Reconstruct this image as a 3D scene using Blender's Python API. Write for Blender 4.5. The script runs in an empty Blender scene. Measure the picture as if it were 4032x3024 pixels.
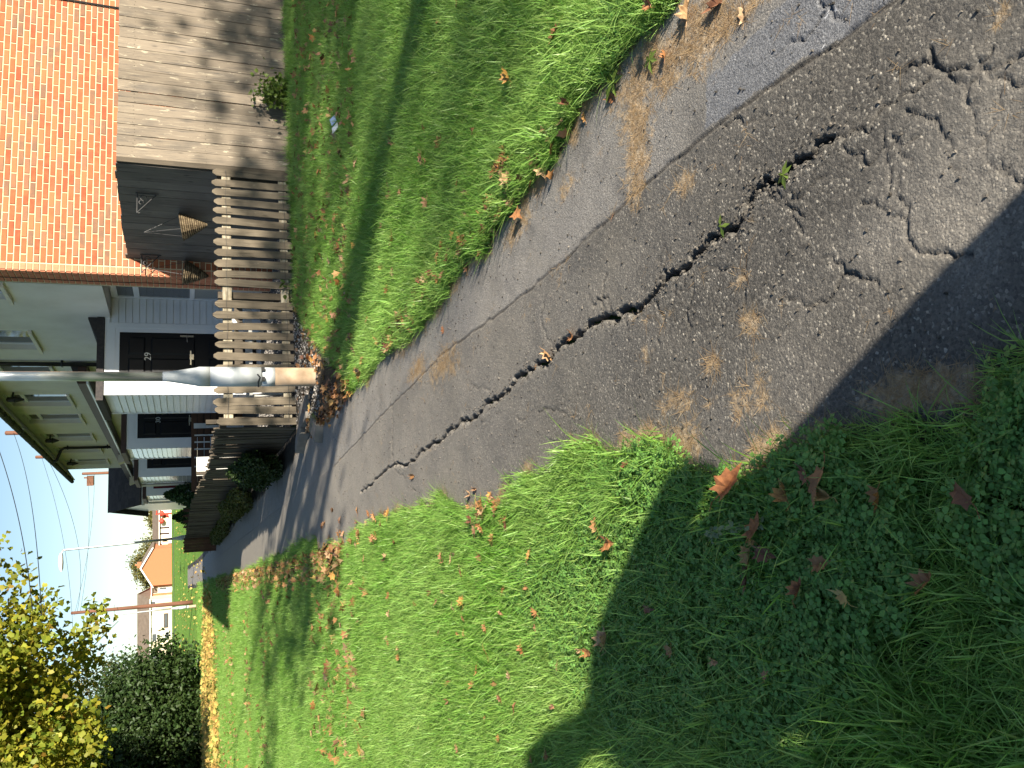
import bpy, math, random
import numpy as np
from mathutils import Vector, Matrix
R = math.radians
random.seed(7); rng = np.random.default_rng(7)
sc = bpy.context.scene
COL = sc.collection

# ------------------------------------------------------------------ camera, light, exposure
HC, PITCH, FPX = 1.35, R(21.5), 3261.0            # metres, tilt down, focal length in photo pixels
cam_d = bpy.data.cameras.new('camera'); cam = bpy.data.objects.new('camera', cam_d); COL.objects.link(cam)
cam_d.sensor_fit = 'HORIZONTAL'; cam_d.sensor_width = 36; cam_d.lens = 36 * FPX / 4032
cam_d.clip_start = .05; cam_d.clip_end = 3000
Fv = Vector((0, math.cos(PITCH), -math.sin(PITCH))); Uv = Vector((0, math.sin(PITCH), math.cos(PITCH))); Rv = Vector((1, 0, 0))
m3 = Matrix((-Uv, Rv, -Fv)).transposed()           # the photo lies on its side: image right is down
cam.matrix_world = Matrix.Translation((0, 0, HC)) @ m3.to_4x4()
sc.camera = cam
SUN_AZ, SUN_EL = 144.0, 20.0                       # where the sun stands: clockwise from +Y, height
world = bpy.data.worlds.new('World'); sc.world = world; world.use_nodes = True
wn = world.node_tree.nodes; wl = world.node_tree.links
sky = wn.new('ShaderNodeTexSky'); sky.sky_type = 'NISHITA'; sky.sun_disc = False
sky.sun_elevation = R(SUN_EL); sky.sun_rotation = R(SUN_AZ); sky.air_density = 1.0; sky.dust_density = .15; sky.ozone_density = 1.5
wl.new(sky.outputs[0], wn['Background'].inputs[0]); wn['Background'].inputs[1].default_value = .060
sd = bpy.data.lights.new('sun', 'SUN'); sd.energy = 5.0; sd.angle = R(.55); sd.color = (1, .91, .77)
so = bpy.data.objects.new('sun', sd); COL.objects.link(so)
tosun = Vector((math.sin(R(SUN_AZ)) * math.cos(R(SUN_EL)), math.cos(R(SUN_AZ)) * math.cos(R(SUN_EL)), math.sin(R(SUN_EL))))
so.rotation_euler = tosun.to_track_quat('Z', 'Y').to_euler(); so.location = (20, -25, 20)
sc.view_settings.view_transform = 'Standard'; sc.view_settings.look = 'None'
sc.view_settings.exposure = 1.3; sc.view_settings.gamma = 1.0; sc.view_settings.use_curve_mapping = False
sc.render.engine = 'CYCLES'; sc.cycles.max_bounces = 5; sc.cycles.diffuse_bounces = 3; sc.cycles.glossy_bounces = 2; sc.cycles.transmission_bounces = 2; sc.cycles.caustics_reflective = False; sc.render.resolution_x = 1024; sc.render.resolution_y = 768

# ------------------------------------------------------------------ the street frame: s along the houses, n out of their front
TH = R(103.05); OX, OY = 1.47, 12.25
E1 = np.array([math.cos(TH), math.sin(TH)]); E2 = np.array([-math.sin(TH), math.cos(TH)])
def gz(y):                                          # height of the ground: a long slope that steepens into the field
    y = np.asarray(y, float)
    z = .012 * np.clip(y, -80, 45)
    t = np.clip(y - 45, 0, 15); z = z + .012 * t + .025 * t * t / 30
    z = z + .0375 * np.clip(y - 60, 0, 60)
    z = z - .02 * np.clip(y - 120, 0, 120)
    return z
def W(s, n, z=0.0): return (OX + s * E1[0] + n * E2[0], OY + s * E1[1] + n * E2[1], z)
def SN(x, y):
    dx, dy = np.asarray(x) - OX, np.asarray(y) - OY
    return dx * E1[0] + dy * E1[1], dx * E2[0] + dy * E2[1]
def gsn(s, n): return float(gz(OY + s * E1[1] + n * E2[1]))
def ray(X, Y):                                      # X, Y in the 2212 x 1659 view of the photograph
    a = 1512 - Y * 4032 / 2212; b = X * 4032 / 2212 - 2016
    return (a, FPX * math.cos(PITCH) - b * math.sin(PITCH), -b * math.cos(PITCH) - FPX * math.sin(PITCH))
def gpx(X, Y):                                      # the point of the near ground seen there
    r = ray(X, Y); t = -HC / (r[2] - .012 * r[1]); return (r[0] * t, r[1] * t)
def at(X, Y, dist):                                 # the point seen there at a known distance
    r = ray(X, Y); t = dist / r[1]; return (r[0] * t, dist, HC + r[2] * t)

# ------------------------------------------------------------------ noise
class VN:
    def __init__(s, seed): s.g = np.random.default_rng(seed).random((256, 256))
    def n1(s, x, y):
        xi = np.floor(x).astype(int); yi = np.floor(y).astype(int); fx = x - xi; fy = y - yi
        fx = fx * fx * (3 - 2 * fx); fy = fy * fy * (3 - 2 * fy)
        g = s.g; a = g[xi % 256, yi % 256]; b = g[(xi + 1) % 256, yi % 256]; c = g[xi % 256, (yi + 1) % 256]; d = g[(xi + 1) % 256, (yi + 1) % 256]
        return (a * (1 - fx) + b * fx) * (1 - fy) + (c * (1 - fx) + d * fx) * fy
    def __call__(s, x, y, f=1.0, o=4):
        x = np.asarray(x, float); y = np.asarray(y, float); v = 0; t = 0; a = 1.0
        for k in range(o): v = v + a * s.n1(x * f + 17 * k, y * f + 31 * k); t += a; a *= .5; f *= 2.03
        return v / t
NA, NB, NC_, ND = VN(1), VN(2), VN(3), VN(4)

# ------------------------------------------------------------------ materials
MATS = {}
def nodes(name):
    m = bpy.data.materials.new(name); m.use_nodes = True; nt = m.node_tree
    return m, nt, nt.nodes['Principled BSDF']
def lk(nt, a, b): nt.links.new(a, b)
def ramp(nt, fac, cols, pos=None):
    r = nt.nodes.new('ShaderNodeValToRGB'); e = r.color_ramp.elements
    while len(e) < len(cols): e.new(.5)
    for i, c in enumerate(cols):
        e[i].position = (i / (len(cols) - 1)) if pos is None else pos[i]; e[i].color = (*c, 1)
    lk(nt, fac, r.inputs[0]); return r.outputs[0]
def mix(nt, fac, a, b, mode='MIX'):
    x = nt.nodes.new('ShaderNodeMix'); x.data_type = 'RGBA'; x.blend_type = mode
    for s, v in ((0, fac), (6, a), (7, b)):
        if hasattr(v, 'is_linked'): lk(nt, v, x.inputs[s])
        else: x.inputs[s].default_value = v if s == 0 else (*v, 1)
    return x.outputs[2]
def math_(nt, op, a, b=None):
    x = nt.nodes.new('ShaderNodeMath'); x.operation = op
    for i, v in enumerate((a, b)):
        if v is None: continue
        if hasattr(v, 'is_linked'): lk(nt, v, x.inputs[i])
        else: x.inputs[i].default_value = v
    return x.outputs[0]
def coords(nt, kind, stretch=(1, 1, 1), rnd=True):
    if kind == 'P': o = nt.nodes.new('ShaderNodeNewGeometry').outputs['Position']
    else: o = nt.nodes.new('ShaderNodeTexCoord').outputs['Object']
    mp = nt.nodes.new('ShaderNodeMapping'); mp.inputs['Scale'].default_value = stretch; lk(nt, o, mp.inputs[0])
    if rnd and kind != 'P':
        oi = nt.nodes.new('ShaderNodeObjectInfo'); v = nt.nodes.new('ShaderNodeVectorMath'); v.operation = 'SCALE'
        v.inputs[0].default_value = (37, 51, 23); lk(nt, oi.outputs['Random'], v.inputs['Scale']); lk(nt, v.outputs[0], mp.inputs['Location'])
    return mp.outputs[0]
def noise(nt, vec, scale, detail=5, rough=.55, dist=0):
    n = nt.nodes.new('ShaderNodeTexNoise'); n.inputs['Scale'].default_value = scale; n.inputs['Detail'].default_value = detail
    n.inputs['Roughness'].default_value = rough; n.inputs['Distortion'].default_value = dist; lk(nt, vec, n.inputs['Vector']); return n.outputs['Fac']
def bump(nt, p, h, strength, dist):
    b = nt.nodes.new('ShaderNodeBump'); b.inputs['Strength'].default_value = strength; b.inputs['Distance'].default_value = dist
    lk(nt, h, b.inputs['Height']); lk(nt, b.outputs[0], p.inputs['Normal']); return b
def hsv_random(nt, col, src, hue=.0, val=.3, sat=.0):
    h = nt.nodes.new('ShaderNodeHueSaturation')
    lk(nt, col, h.inputs['Color'])
    lk(nt, math_(nt, 'ADD', math_(nt, 'MULTIPLY', src, val), 1 - val / 2), h.inputs['Value'])
    if hue: lk(nt, math_(nt, 'ADD', math_(nt, 'MULTIPLY', src, hue), .5 - hue / 2), h.inputs['Hue'])
    return h.outputs[0]
def mat(name, cols, scale=6, rough=.8, bmp=.3, bdist=.004, bscale=None, kind='O', stretch=(1, 1, 1), rnd=0, isl=0, pos=None, spec=.3, detail=5, metal=0, trans=0, hue=0, coat=0):
    m, nt, p = nodes(name); v = coords(nt, kind, stretch)
    n = noise(nt, v, scale, detail); c = ramp(nt, n, cols, pos or [.3 + .4 * i / max(1, len(cols) - 1) for i in range(len(cols))])
    if rnd: c = hsv_random(nt, c, nt.nodes.new('ShaderNodeObjectInfo').outputs['Random'], hue, rnd)
    if isl: c = hsv_random(nt, c, nt.nodes.new('ShaderNodeNewGeometry').outputs['Random Per Island'], hue, isl)
    lk(nt, c, p.inputs['Base Color']); p.inputs['Roughness'].default_value = rough; p.inputs['Specular IOR Level'].default_value = spec
    p.inputs['Metallic'].default_value = metal
    if coat: p.inputs['Coat Weight'].default_value = coat
    if bmp:
        h = noise(nt, v, bscale or scale * 4, 6); bump(nt, p, h, bmp, bdist)
    if trans:
        t = nt.nodes.new('ShaderNodeBsdfTranslucent'); lk(nt, c, t.inputs['Color']); mx = nt.nodes.new('ShaderNodeMixShader'); mx.inputs[0].default_value = trans
        lk(nt, p.outputs[0], mx.inputs[1]); lk(nt, t.outputs[0], mx.inputs[2]); lk(nt, mx.outputs[0], nt.nodes['Material Output'].inputs[0])
    MATS[name] = m; return m
M = MATS
# weathered timber: grain along z, grey-brown with dark stains and pale worn paint
def wood(name, base, dark, pale, palepos=.62, rnd=.35, darkz=None):
    m, nt, p = nodes(name)
    v = coords(nt, 'O', (26, 26, 1.2)); g = noise(nt, v, 2.2, 7, .6, .6)
    c = ramp(nt, g, [dark, base, base, pale], [.28, .45, .58, .8])
    v2 = coords(nt, 'O', (3, 3, 1.1)); b = noise(nt, v2, 1.6, 4); st = ramp(nt, b, [(0, 0, 0), (1, 1, 1)], [.5, .68])
    c = mix(nt, math_(nt, 'MULTIPLY', st, .55), c, dark)
    v3 = coords(nt, 'O', (9, 9, 2.2)); w = noise(nt, v3, 2.5, 6, .7, .5); ps = ramp(nt, w, [(0, 0, 0), (1, 1, 1)], [palepos, palepos + .05])
    c = mix(nt, math_(nt, 'MULTIPLY', ps, .8), c, pale)
    k = nt.nodes.new('ShaderNodeTexVoronoi'); k.inputs['Scale'].default_value = 1.0; lk(nt, coords(nt, 'O', (7, 7, 2.3)), k.inputs['Vector'])
    kn = ramp(nt, k.outputs['Distance'], [(1, 1, 1), (0, 0, 0)], [.05, .12]); c = mix(nt, math_(nt, 'MULTIPLY', kn, .55), c, tuple(x * .45 for x in dark))
    c = hsv_random(nt, c, nt.nodes.new('ShaderNodeObjectInfo').outputs['Random'], 0, rnd)
    lk(nt, c, p.inputs['Base Color']); p.inputs['Roughness'].default_value = .85; p.inputs['Specular IOR Level'].default_value = .2
    bump(nt, p, g, .5, .003); M[name] = m
wood('board_wood', (.20, .165, .125), (.07, .066, .062), (.42, .37, .275), .60)
wood('picket_wood', (.165, .135, .097), (.065, .056, .042), (.29, .25, .185), .64)
wood('shade_wood', (.19, .165, .14), (.09, .08, .072), (.30, .26, .21), .7)
wood('slat_wood', (.095, .078, .058), (.04, .035, .028), (.16, .13, .09), .72)
mat('brown_paint', [(.07, .035, .02), (.11, .055, .032)], 5, .7, .3, rnd=.3)
mat('pale_wood', [(.36, .26, .15), (.5, .4, .26)], 8, .8, .3, rnd=.2)
mat('rail_wood', [(.20, .165, .11), (.36, .31, .22), (.48, .44, .35)], 9, .85, .4, stretch=(1, 1, 6))
mat('mortar', [(.48, .39, .25), (.60, .51, .34)], 30, .95, .5, .002)
def brick_mat(name, isl=False, dim=1.0):
    m, nt, p = nodes(name)
    src = nt.nodes.new('ShaderNodeNewGeometry').outputs['Random Per Island'] if isl else nt.nodes.new('ShaderNodeObjectInfo').outputs['Random']
    cs = [(.33, .098, .05), (.36, .115, .052), (.29, .08, .04), (.38, .15, .07), (.20, .115, .075), (.33, .105, .05), (.26, .13, .078), (.36, .125, .058)]
    c = ramp(nt, src, [tuple(x * dim for x in q) for q in cs]); c.node.color_ramp.interpolation = 'CONSTANT'
    v = coords(nt, 'P', rnd=False); n = noise(nt, v, 9, 4)
    c = mix(nt, math_(nt, 'MULTIPLY', ramp(nt, n, [(0, 0, 0), (1, 1, 1)], [.42, .7]), .45), c, (.39 * dim, .17 * dim, .075 * dim))
    c = mix(nt, math_(nt, 'MULTIPLY', ramp(nt, noise(nt, v, 160, 3), [(0, 0, 0), (1, 1, 1)], [.5, .75]), .3), c, (.17 * dim, .06 * dim, .04 * dim))
    lk(nt, c, p.inputs['Base Color']); p.inputs['Roughness'].default_value = .9; p.inputs['Specular IOR Level'].default_value = .15
    bump(nt, p, noise(nt, v, 130, 4), .5, .003); M[name] = m
brick_mat('brick'); brick_mat('brick_many', True)
mat('quoin_brick', [(.47, .17, .095), (.55, .22, .12)], 20, .85, .3, .002, rnd=.25)
mat('render', [(.61, .585, .53), (.67, .645, .59), (.71, .69, .64)], 2.2, .95, .5, .003, 220, kind='P')
mat('upvc', [(.70, .72, .75), (.78, .79, .81)], 2, .3, .05, spec=.5, rnd=.06)
mat('glossy_board', [(.55, .57, .60), (.62, .63, .66)], 2, .12, .25, .004, 3, spec=.7, rnd=.06)
mat('sill', [(.62, .58, .47), (.72, .68, .58)], 8, .7, .2)
mat('black_door', [(.004, .0045, .007), (.008, .0085, .011)], 4, .4, .05, spec=.22)
mat('red_door', [(.09, .006, .012), (.12, .01, .02)], 4, .3, .05)
mat('black_pipe', [(.012, .012, .013), (.03, .03, .03)], 12, .4, .1)
mat('moss_gutter', [(.025, .024, .02), (.05, .055, .025), (.10, .12, .05)], 14, .9, .8, .01)
mat('brown_fascia', [(.045, .025, .02), (.065, .036, .028)], 5, .5, .1)
mat('dark_fascia', [(.03, .028, .03), (.06, .052, .048)], 25, .8, .4)
mat('roof_tile', [(.05, .042, .036), (.085, .07, .058)], 6, .9, .4, rnd=.4)
mat('steel', [(.42, .44, .46), (.58, .60, .61)], 5, .35, .08, metal=.6, stretch=(3, 3, .8))
mat('grey_paint', [(.40, .43, .45), (.48, .51, .53), (.55, .58, .59)], 4, .75, .15, .002)
mat('rust_paint', [(.30, .21, .13), (.40, .29, .19), (.46, .36, .26)], 7, .8, .3)
mat('chrome', [(.62, .6, .57), (.72, .7, .66)], 5, .25, .03, metal=1)
mat('white_plastic', [(.78, .78, .77), (.84, .84, .82)], 4, .4, .05)
mat('white_wood', [(.55, .54, .50), (.70, .69, .65)], 7, .7, .3, rnd=.15)
mat('cable', [(.01, .01, .01), (.02, .02, .02)], 5, .6, 0)
mat('wicker', [(.04, .028, .016), (.11, .08, .045), (.19, .15, .09)], 22, .8, .5, rnd=.5)
mat('wire_black', [(.03, .03, .032), (.06, .06, .06)], 5, .5, 0)
mat('pole_wood', [(.12, .055, .035), (.20, .095, .06)], 6, .9, .3, stretch=(1, 1, .1))
mat('bark', [(.045, .035, .025), (.10, .08, .06), (.14, .12, .095)], 9, .95, .9, .02, stretch=(1, 1, .35))
mat('far_brick', [(.40, .15, .07), (.45, .18, .09)], 30, .9, .2, kind='P')
mat('far_render', [(.62, .52, .38), (.70, .60, .45)], .6, .9, .2, kind='P')
mat('far_white', [(.74, .72, .68), (.80, .78, .74)], .6, .8, .1, kind='P')
mat('far_roof', [(.15, .115, .085), (.21, .165, .125)], 1.5, .9, .3, kind='P', stretch=(1, 1, .3))
mat('far_red', [(.55, .05, .03), (.6, .07, .04)], 3, .6, 0)
mat('far_orange', [(.75, .28, .03), (.8, .3, .04)], 3, .6, 0)
mat('far_teal', [(.03, .25, .24), (.04, .3, .28)], 3, .6, 0)
mat('concrete', [(.15, .135, .115), (.24, .22, .19)], 8, .95, .6, .006, kind='P')
mat('soil', [(.030, .024, .016), (.065, .052, .034)], 14, 1, .9, .02, kind='P')
mat('paper_white', [(.75, .76, .78), (.8, .8, .8)], 6, .6, .1)
mat('paper_blue', [(.42, .55, .75), (.5, .6, .8)], 6, .6, .1)
mat('coat', [(.02, .022, .03), (.035, .036, .045)], 8, .9, .3)
mat('skin', [(.45, .27, .2), (.5, .3, .22)], 8, .6, .1)
mat('glass_dark', [(.05, .06, .07), (.09, .10, .115)], 1.2, .06, 0, spec=.8)
mat('blind', [(.25, .26, .25), (.32, .33, .32)], 3, .35, .05)
# foliage
def leafmat(name, cols, rough=.5, trans=.3, val=.35, hue=.02, src='isl', spec=.3):
    m, nt, p = nodes(name)
    s = nt.nodes.new('ShaderNodeNewGeometry').outputs['Random Per Island'] if src == 'isl' else nt.nodes.new('ShaderNodeObjectInfo').outputs['Random']
    if src == 'both':
        s = math_(nt, 'FRACT', math_(nt, 'ADD', s, nt.nodes.new('ShaderNodeNewGeometry').outputs['Random Per Island']))
    c = ramp(nt, s, cols)
    n = noise(nt, coords(nt, 'P', rnd=False), 1.3, 3); c = mix(nt, ramp(nt, n, [(0, 0, 0), (.5, .5, .5)], [.35, .65]), c, cols[len(cols) // 2])
    c = hsv_random(nt, c, math_(nt, 'FRACT', math_(nt, 'MULTIPLY', s, 7.3)), hue, val)
    lk(nt, c, p.inputs['Base Color']); p.inputs['Roughness'].default_value = rough; p.inputs['Specular IOR Level'].default_value = spec
    t = nt.nodes.new('ShaderNodeBsdfTranslucent'); lk(nt, c, t.inputs['Color']); mx = nt.nodes.new('ShaderNodeMixShader'); mx.inputs[0].default_value = trans
    lk(nt, p.outputs[0], mx.inputs[1]); lk(nt, t.outputs[0], mx.inputs[2]); lk(nt, mx.outputs[0], nt.nodes['Material Output'].inputs[0]); M[name] = m
leafmat('sycamore_leaf', [(.08, .14, .02), (.12, .19, .025), (.18, .24, .03), (.26, .28, .03), (.36, .31, .03), (.11, .18, .02), (.15, .21, .025), (.30, .17, .03)], trans=.35)
leafmat('dark_leaf', [(.014, .034, .009), (.024, .05, .012), (.04, .07, .017), (.03, .05, .013)], trans=.2)
leafmat('shrub_leaf', [(.025, .045, .01), (.05, .08, .015), (.09, .10, .02), (.06, .05, .02)], trans=.2)
leafmat('conifer_leaf', [(.015, .04, .012), (.03, .07, .02), (.045, .09, .025)], trans=.1)
leafmat('far_leaf', [(.08, .09, .02), (.13, .12, .03), (.16, .13, .04)], trans=.2)
leafmat('grass_blade', [(.11, .24, .035), (.175, .37, .05), (.235, .45, .07), (.37, .54, .15), (.14, .31, .04), (.205, .41, .06)], .42, .4, .35, .02, 'both', .4)
leafmat('clover_leaf', [(.095, .23, .05), (.14, .30, .065), (.20, .37, .085), (.115, .26, .055)], .42, .3, .3, .02, 'both', .4)
leafmat('ivy_leaf', [(.07, .12, .02), (.11, .17, .03), (.16, .22, .05)], .4, .3, .3, .01)
leafmat('straw_fibre', [(.42, .29, .16), (.55, .40, .23), (.32, .21, .11), (.48, .36, .21)], .9, .15, .4, .01, 'both', .1)
def fallen(name, src):
    m, nt, p = nodes(name)
    s = nt.nodes.new('ShaderNodeObjectInfo').outputs['Random'] if src == 'obj' else nt.nodes.new('ShaderNodeNewGeometry').outputs['Random Per Island']
    c = ramp(nt, s, [(.18, .085, .045), (.34, .15, .055), (.33, .19, .11), (.42, .21, .06), (.15, .07, .045), (.45, .30, .17), (.31, .13, .055), (.40, .29, .10)])
    n = noise(nt, coords(nt, 'P', rnd=False), 60, 4); c = mix(nt, ramp(nt, n, [(0, 0, 0), (.6, .6, .6)], [.45, .7]), c, (.11, .045, .02))
    c = hsv_random(nt, c, math_(nt, 'FRACT', math_(nt, 'MULTIPLY', s, 9.1)), .02, .4)
    lk(nt, c, p.inputs['Base Color']); p.inputs['Roughness'].default_value = .55; p.inputs['Specular IOR Level'].default_value = .35
    bump(nt, p, noise(nt, coords(nt, 'P', rnd=False), 90, 5), .4, .003); M[name] = m
fallen('fallen_leaf', 'obj'); fallen('fallen_leaf_many', 'isl')
leafmat('yellow_leaf', [(.46, .36, .09), (.52, .42, .12), (.44, .25, .08), (.32, .32, .08), (.50, .34, .10)], .6, .15, .4, .02)

# ------------------------------------------------------------------ mesh building
class MB:
    def __init__(s): s.v = []; s.f = []; s.mi = []; s.cur = 0; s.sm = False
    def add(s, vs, fs):
        o = len(s.v); s.v += [tuple(map(float, q)) for q in vs]
        for f in fs: s.f.append(tuple(o + i for i in f)); s.mi.append(s.cur)
    def box(s, a, b):
        x0, y0, z0 = [min(p, q) for p, q in zip(a, b)]; x1, y1, z1 = [max(p, q) for p, q in zip(a, b)]
        s.add([(x0, y0, z0), (x1, y0, z0), (x1, y1, z0), (x0, y1, z0), (x0, y0, z1), (x1, y0, z1), (x1, y1, z1), (x0, y1, z1)],
              [(3, 2, 1, 0), (4, 5, 6, 7), (0, 1, 5, 4), (1, 2, 6, 5), (2, 3, 7, 6), (3, 0, 4, 7)])
    def hexa(s, b, t): # two quads
        s.add(list(b) + list(t), [(3, 2, 1, 0), (4, 5, 6, 7), (0, 1, 5, 4), (1, 2, 6, 5), (2, 3, 7, 6), (3, 0, 4, 7)])
    def prism(s, poly, off):
        n = len(poly); off = Vector(off); q = [tuple(Vector(p) + off) for p in poly]
        s.add(list(poly) + q, [tuple(range(n - 1, -1, -1)), tuple(range(n, 2 * n))] + [(i, (i + 1) % n, n + (i + 1) % n, n + i) for i in range(n)])
    def tube(s, pts, rad, k=8, cap=True):
        pts = [Vector(p) for p in pts]; rad = rad if hasattr(rad, '__len__') else [rad] * len(pts); rings = []
        for i, p in enumerate(pts):
            d = (pts[min(i + 1, len(pts) - 1)] - pts[max(i - 1, 0)]).normalized()
            u = d.orthogonal().normalized() if i == 0 else (u - d * u.dot(d)).normalized()
            w = d.cross(u); rings.append([tuple(p + (u * math.cos(2 * math.pi * j / k) + w * math.sin(2 * math.pi * j / k)) * rad[i]) for j in range(k)])
        vs = [q for r in rings for q in r]; fs = []
        for i in range(len(pts) - 1):
            for j in range(k): fs.append((i * k + j, i * k + (j + 1) % k, (i + 1) * k + (j + 1) % k, (i + 1) * k + j))
        if cap: fs += [tuple(range(k - 1, -1, -1)), tuple((len(pts) - 1) * k + j for j in range(k))]
        s.add(vs, fs)
    def lathe(s, prof, c=(0, 0), k=24):
        vs = [(c[0] + r * math.cos(2 * math.pi * j / k), c[1] + r * math.sin(2 * math.pi * j / k), z) for r, z in prof for j in range(k)]
        fs = [(i * k + j, i * k + (j + 1) % k, (i + 1) * k + (j + 1) % k, (i + 1) * k + j) for i in range(len(prof) - 1) for j in range(k)]
        fs += [tuple(range(k - 1, -1, -1)), tuple((len(prof) - 1) * k + j for j in range(k))]
        s.add(vs, fs)
    def mesh(s, name, mats, smooth=False, org=(0, 0, 0)):
        me = bpy.data.meshes.new(name)
        me.from_pydata([(v[0] - org[0], v[1] - org[1], v[2] - org[2]) for v in s.v], [], s.f)
        for m in (mats if isinstance(mats, (list, tuple)) else [mats]): me.materials.append(M[m])
        if len(set(s.mi)) > 1: me.polygons.foreach_set('material_index', s.mi)
        if smooth: me.polygons.foreach_set('use_smooth', [True] * len(me.polygons))
        me.update(); return me
    def build(s, name, mats, parent=None, smooth=False):
        org = ORG.get(parent.name, (0, 0, 0)) if parent else (0, 0, 0)
        return obj(name, s.mesh(name, mats, smooth, org), parent)
ORG = {}
def obj(name, me, parent=None, loc=(0, 0, 0), rot=(0, 0, 0), scale=None):
    o = bpy.data.objects.new(name, me); COL.objects.link(o); o.parent = parent; o.location = loc; o.rotation_euler = rot
    if scale is not None: o.scale = scale if hasattr(scale, '__len__') else (scale,) * 3
    if parent is not None: ORG[o.name] = ORG.get(parent.name, (0, 0, 0))
    return o
def tag(o, label=None, cat=None, group=None, kind=None):
    if label: o['label'] = label
    if cat: o['category'] = cat
    if group: o['group'] = group
    if kind: o['kind'] = kind
    return o
def thing(name, label, cat, loc=(0, 0, 0), rz=0.0, group=None):
    o = bpy.data.objects.new(name, None); COL.objects.link(o); o.location = loc; o.rotation_euler = (0, 0, rz); o.empty_display_size = .1
    return tag(o, label, cat, group)
def sthing(name, label, cat, s, n, z=None, group=None):   # a thing in the street frame; its parts are given in absolute (s, n, z)
    z = gsn(s, n) if z is None else z
    o = thing(name, label, cat, W(s, n, z), TH, group); ORG[o.name] = (s, n, z); return o
def box(name, a, b, m, parent):
    q = MB(); q.box(a, b); return q.build(name, m, parent)
def npmesh(name, v, f, m, attrs=None, smooth=False):
    me = bpy.data.meshes.new(name); v = np.asarray(v, np.float32); f = np.asarray(f, np.int32); k = f.shape[1]
    me.vertices.add(len(v)); me.vertices.foreach_set('co', v.ravel()); me.loops.add(f.size); me.loops.foreach_set('vertex_index', f.ravel())
    me.polygons.add(len(f)); me.polygons.foreach_set('loop_start', np.arange(0, f.size, k, dtype=np.int32))
    if smooth: me.polygons.foreach_set('use_smooth', np.ones(len(f), bool))
    for an, av in (attrs or {}).items():
        a = me.attributes.new(an, 'FLOAT', 'POINT'); a.data.foreach_set('value', np.asarray(av, np.float32))
    me.update(calc_edges=True); me.validate()
    for q in (m if isinstance(m, (list, tuple)) else [m]): me.materials.append(M[q])
    return me
def grid_faces(nu, nv):
    i = np.arange(nu - 1)[:, None] * nv + np.arange(nv - 1)[None, :]; i = i.ravel()
    return np.stack([i, i + nv, i + nv + 1, i + 1], 1)

# ------------------------------------------------------------------ the ground
m, nt, p = nodes('ground_grass')
v = coords(nt, 'P', rnd=False)
c = ramp(nt, noise(nt, v, .35, 6, .6), [(.145, .28, .04), (.19, .35, .05), (.235, .39, .065)], [.3, .5, .7])
c = mix(nt, ramp(nt, noise(nt, v, 40, 4, .7), [(0, 0, 0), (1, 1, 1)], [.4, .7]), c, (.075, .14, .02))
geo = nt.nodes.new('ShaderNodeNewGeometry'); sep = nt.nodes.new('ShaderNodeSeparateXYZ'); lk(nt, geo.outputs['Position'], sep.inputs[0])
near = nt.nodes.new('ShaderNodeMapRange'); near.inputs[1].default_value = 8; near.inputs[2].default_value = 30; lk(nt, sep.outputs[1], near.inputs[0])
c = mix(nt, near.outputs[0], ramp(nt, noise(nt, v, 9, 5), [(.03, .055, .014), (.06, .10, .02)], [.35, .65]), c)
lk(nt, c, p.inputs['Base Color']); p.inputs['Roughness'].default_value = .9; p.inputs['Specular IOR Level'].default_value = .1
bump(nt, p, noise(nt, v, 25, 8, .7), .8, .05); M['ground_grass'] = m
def lines(fine0, fine1, step, lo, hi, grow=1.25):
    a = list(np.arange(fine0, fine1 + 1e-6, step)); d = step
    while a[-1] < hi: d *= grow; a.append(a[-1] + d)
    d = step
    while a[0] > lo: d *= grow; a.insert(0, a[0] - d)
    return np.array(a)
sl = lines(-14, 12, .25, -60, 900, 1.08); nl = lines(-6, 14, .2, -420, 600, 1.12)
S_, N_ = np.meshgrid(sl, nl, indexing='ij')
Xw = OX + S_ * E1[0] + N_ * E2[0]; Yw = OY + S_ * E1[1] + N_ * E2[1]
Z = gz(Yw) + .05 * (NA(Xw, Yw, .35) - .5) * np.clip((np.abs(N_ - 3.25) - 1) / 1.5, 0, 1) * np.clip((N_ - 2) * 2, 0, 1)
Z -= .03 * (np.abs(N_ - 3.25) < .85)
g_o = obj('ground', npmesh('ground', np.stack([Xw.ravel(), Yw.ravel(), Z.ravel()], 1), grid_faces(len(sl), len(nl)), 'ground_grass', smooth=True)); tag(g_o, kind='structure')

# ------------------------------------------------------------------ the footpath, with its cracks cut into the surface
def pxl(L): return np.array([SN(*gpx(*q)) for q in L])
crg = np.random.default_rng(5)
def jag(L, k=4, amp=.16):
    # break a line into ever smaller crooked pieces
    L = np.array(L)
    for _ in range(k):
        a, b = L[:-1], L[1:]; d = b - a; nrm_ = np.stack([-d[:, 1], d[:, 0]], 1); ln_ = np.hypot(d[:, 0], d[:, 1])[:, None] + 1e-6; m_ = (a + b) / 2 + nrm_ / ln_ * np.clip(crg.normal(0, amp, (len(a), 1)) * ln_, -.014, .014) + d * crg.uniform(-.12, .12, (len(a), 1))
        M_ = np.empty((2 * len(L) - 1, 2)); M_[0::2] = L; M_[1::2] = m_; L = M_
    return L
MAIN = pxl([(1800, 300), (1760, 335), (1700, 378), (1640, 408), (1618, 450), (1600, 488), (1560, 505), (1520, 540), (1490, 575), (1440, 592), (1428, 620), (1380, 668), (1330, 690), (1270, 700), (1200, 758), (1150, 805), (1110, 830), (1080, 862), (1040, 890), (985, 925), (950, 955), (900, 990), (850, 1005), (780, 1062)])
SEAM = pxl([(2120, -130), (1990, -40), (1860, 55), (1740, 135), (1620, 222), (1510, 305), (1400, 392), (1300, 485), (1200, 580), (1080, 675), (960, 762), (850, 872), (720, 1008)])
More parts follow.
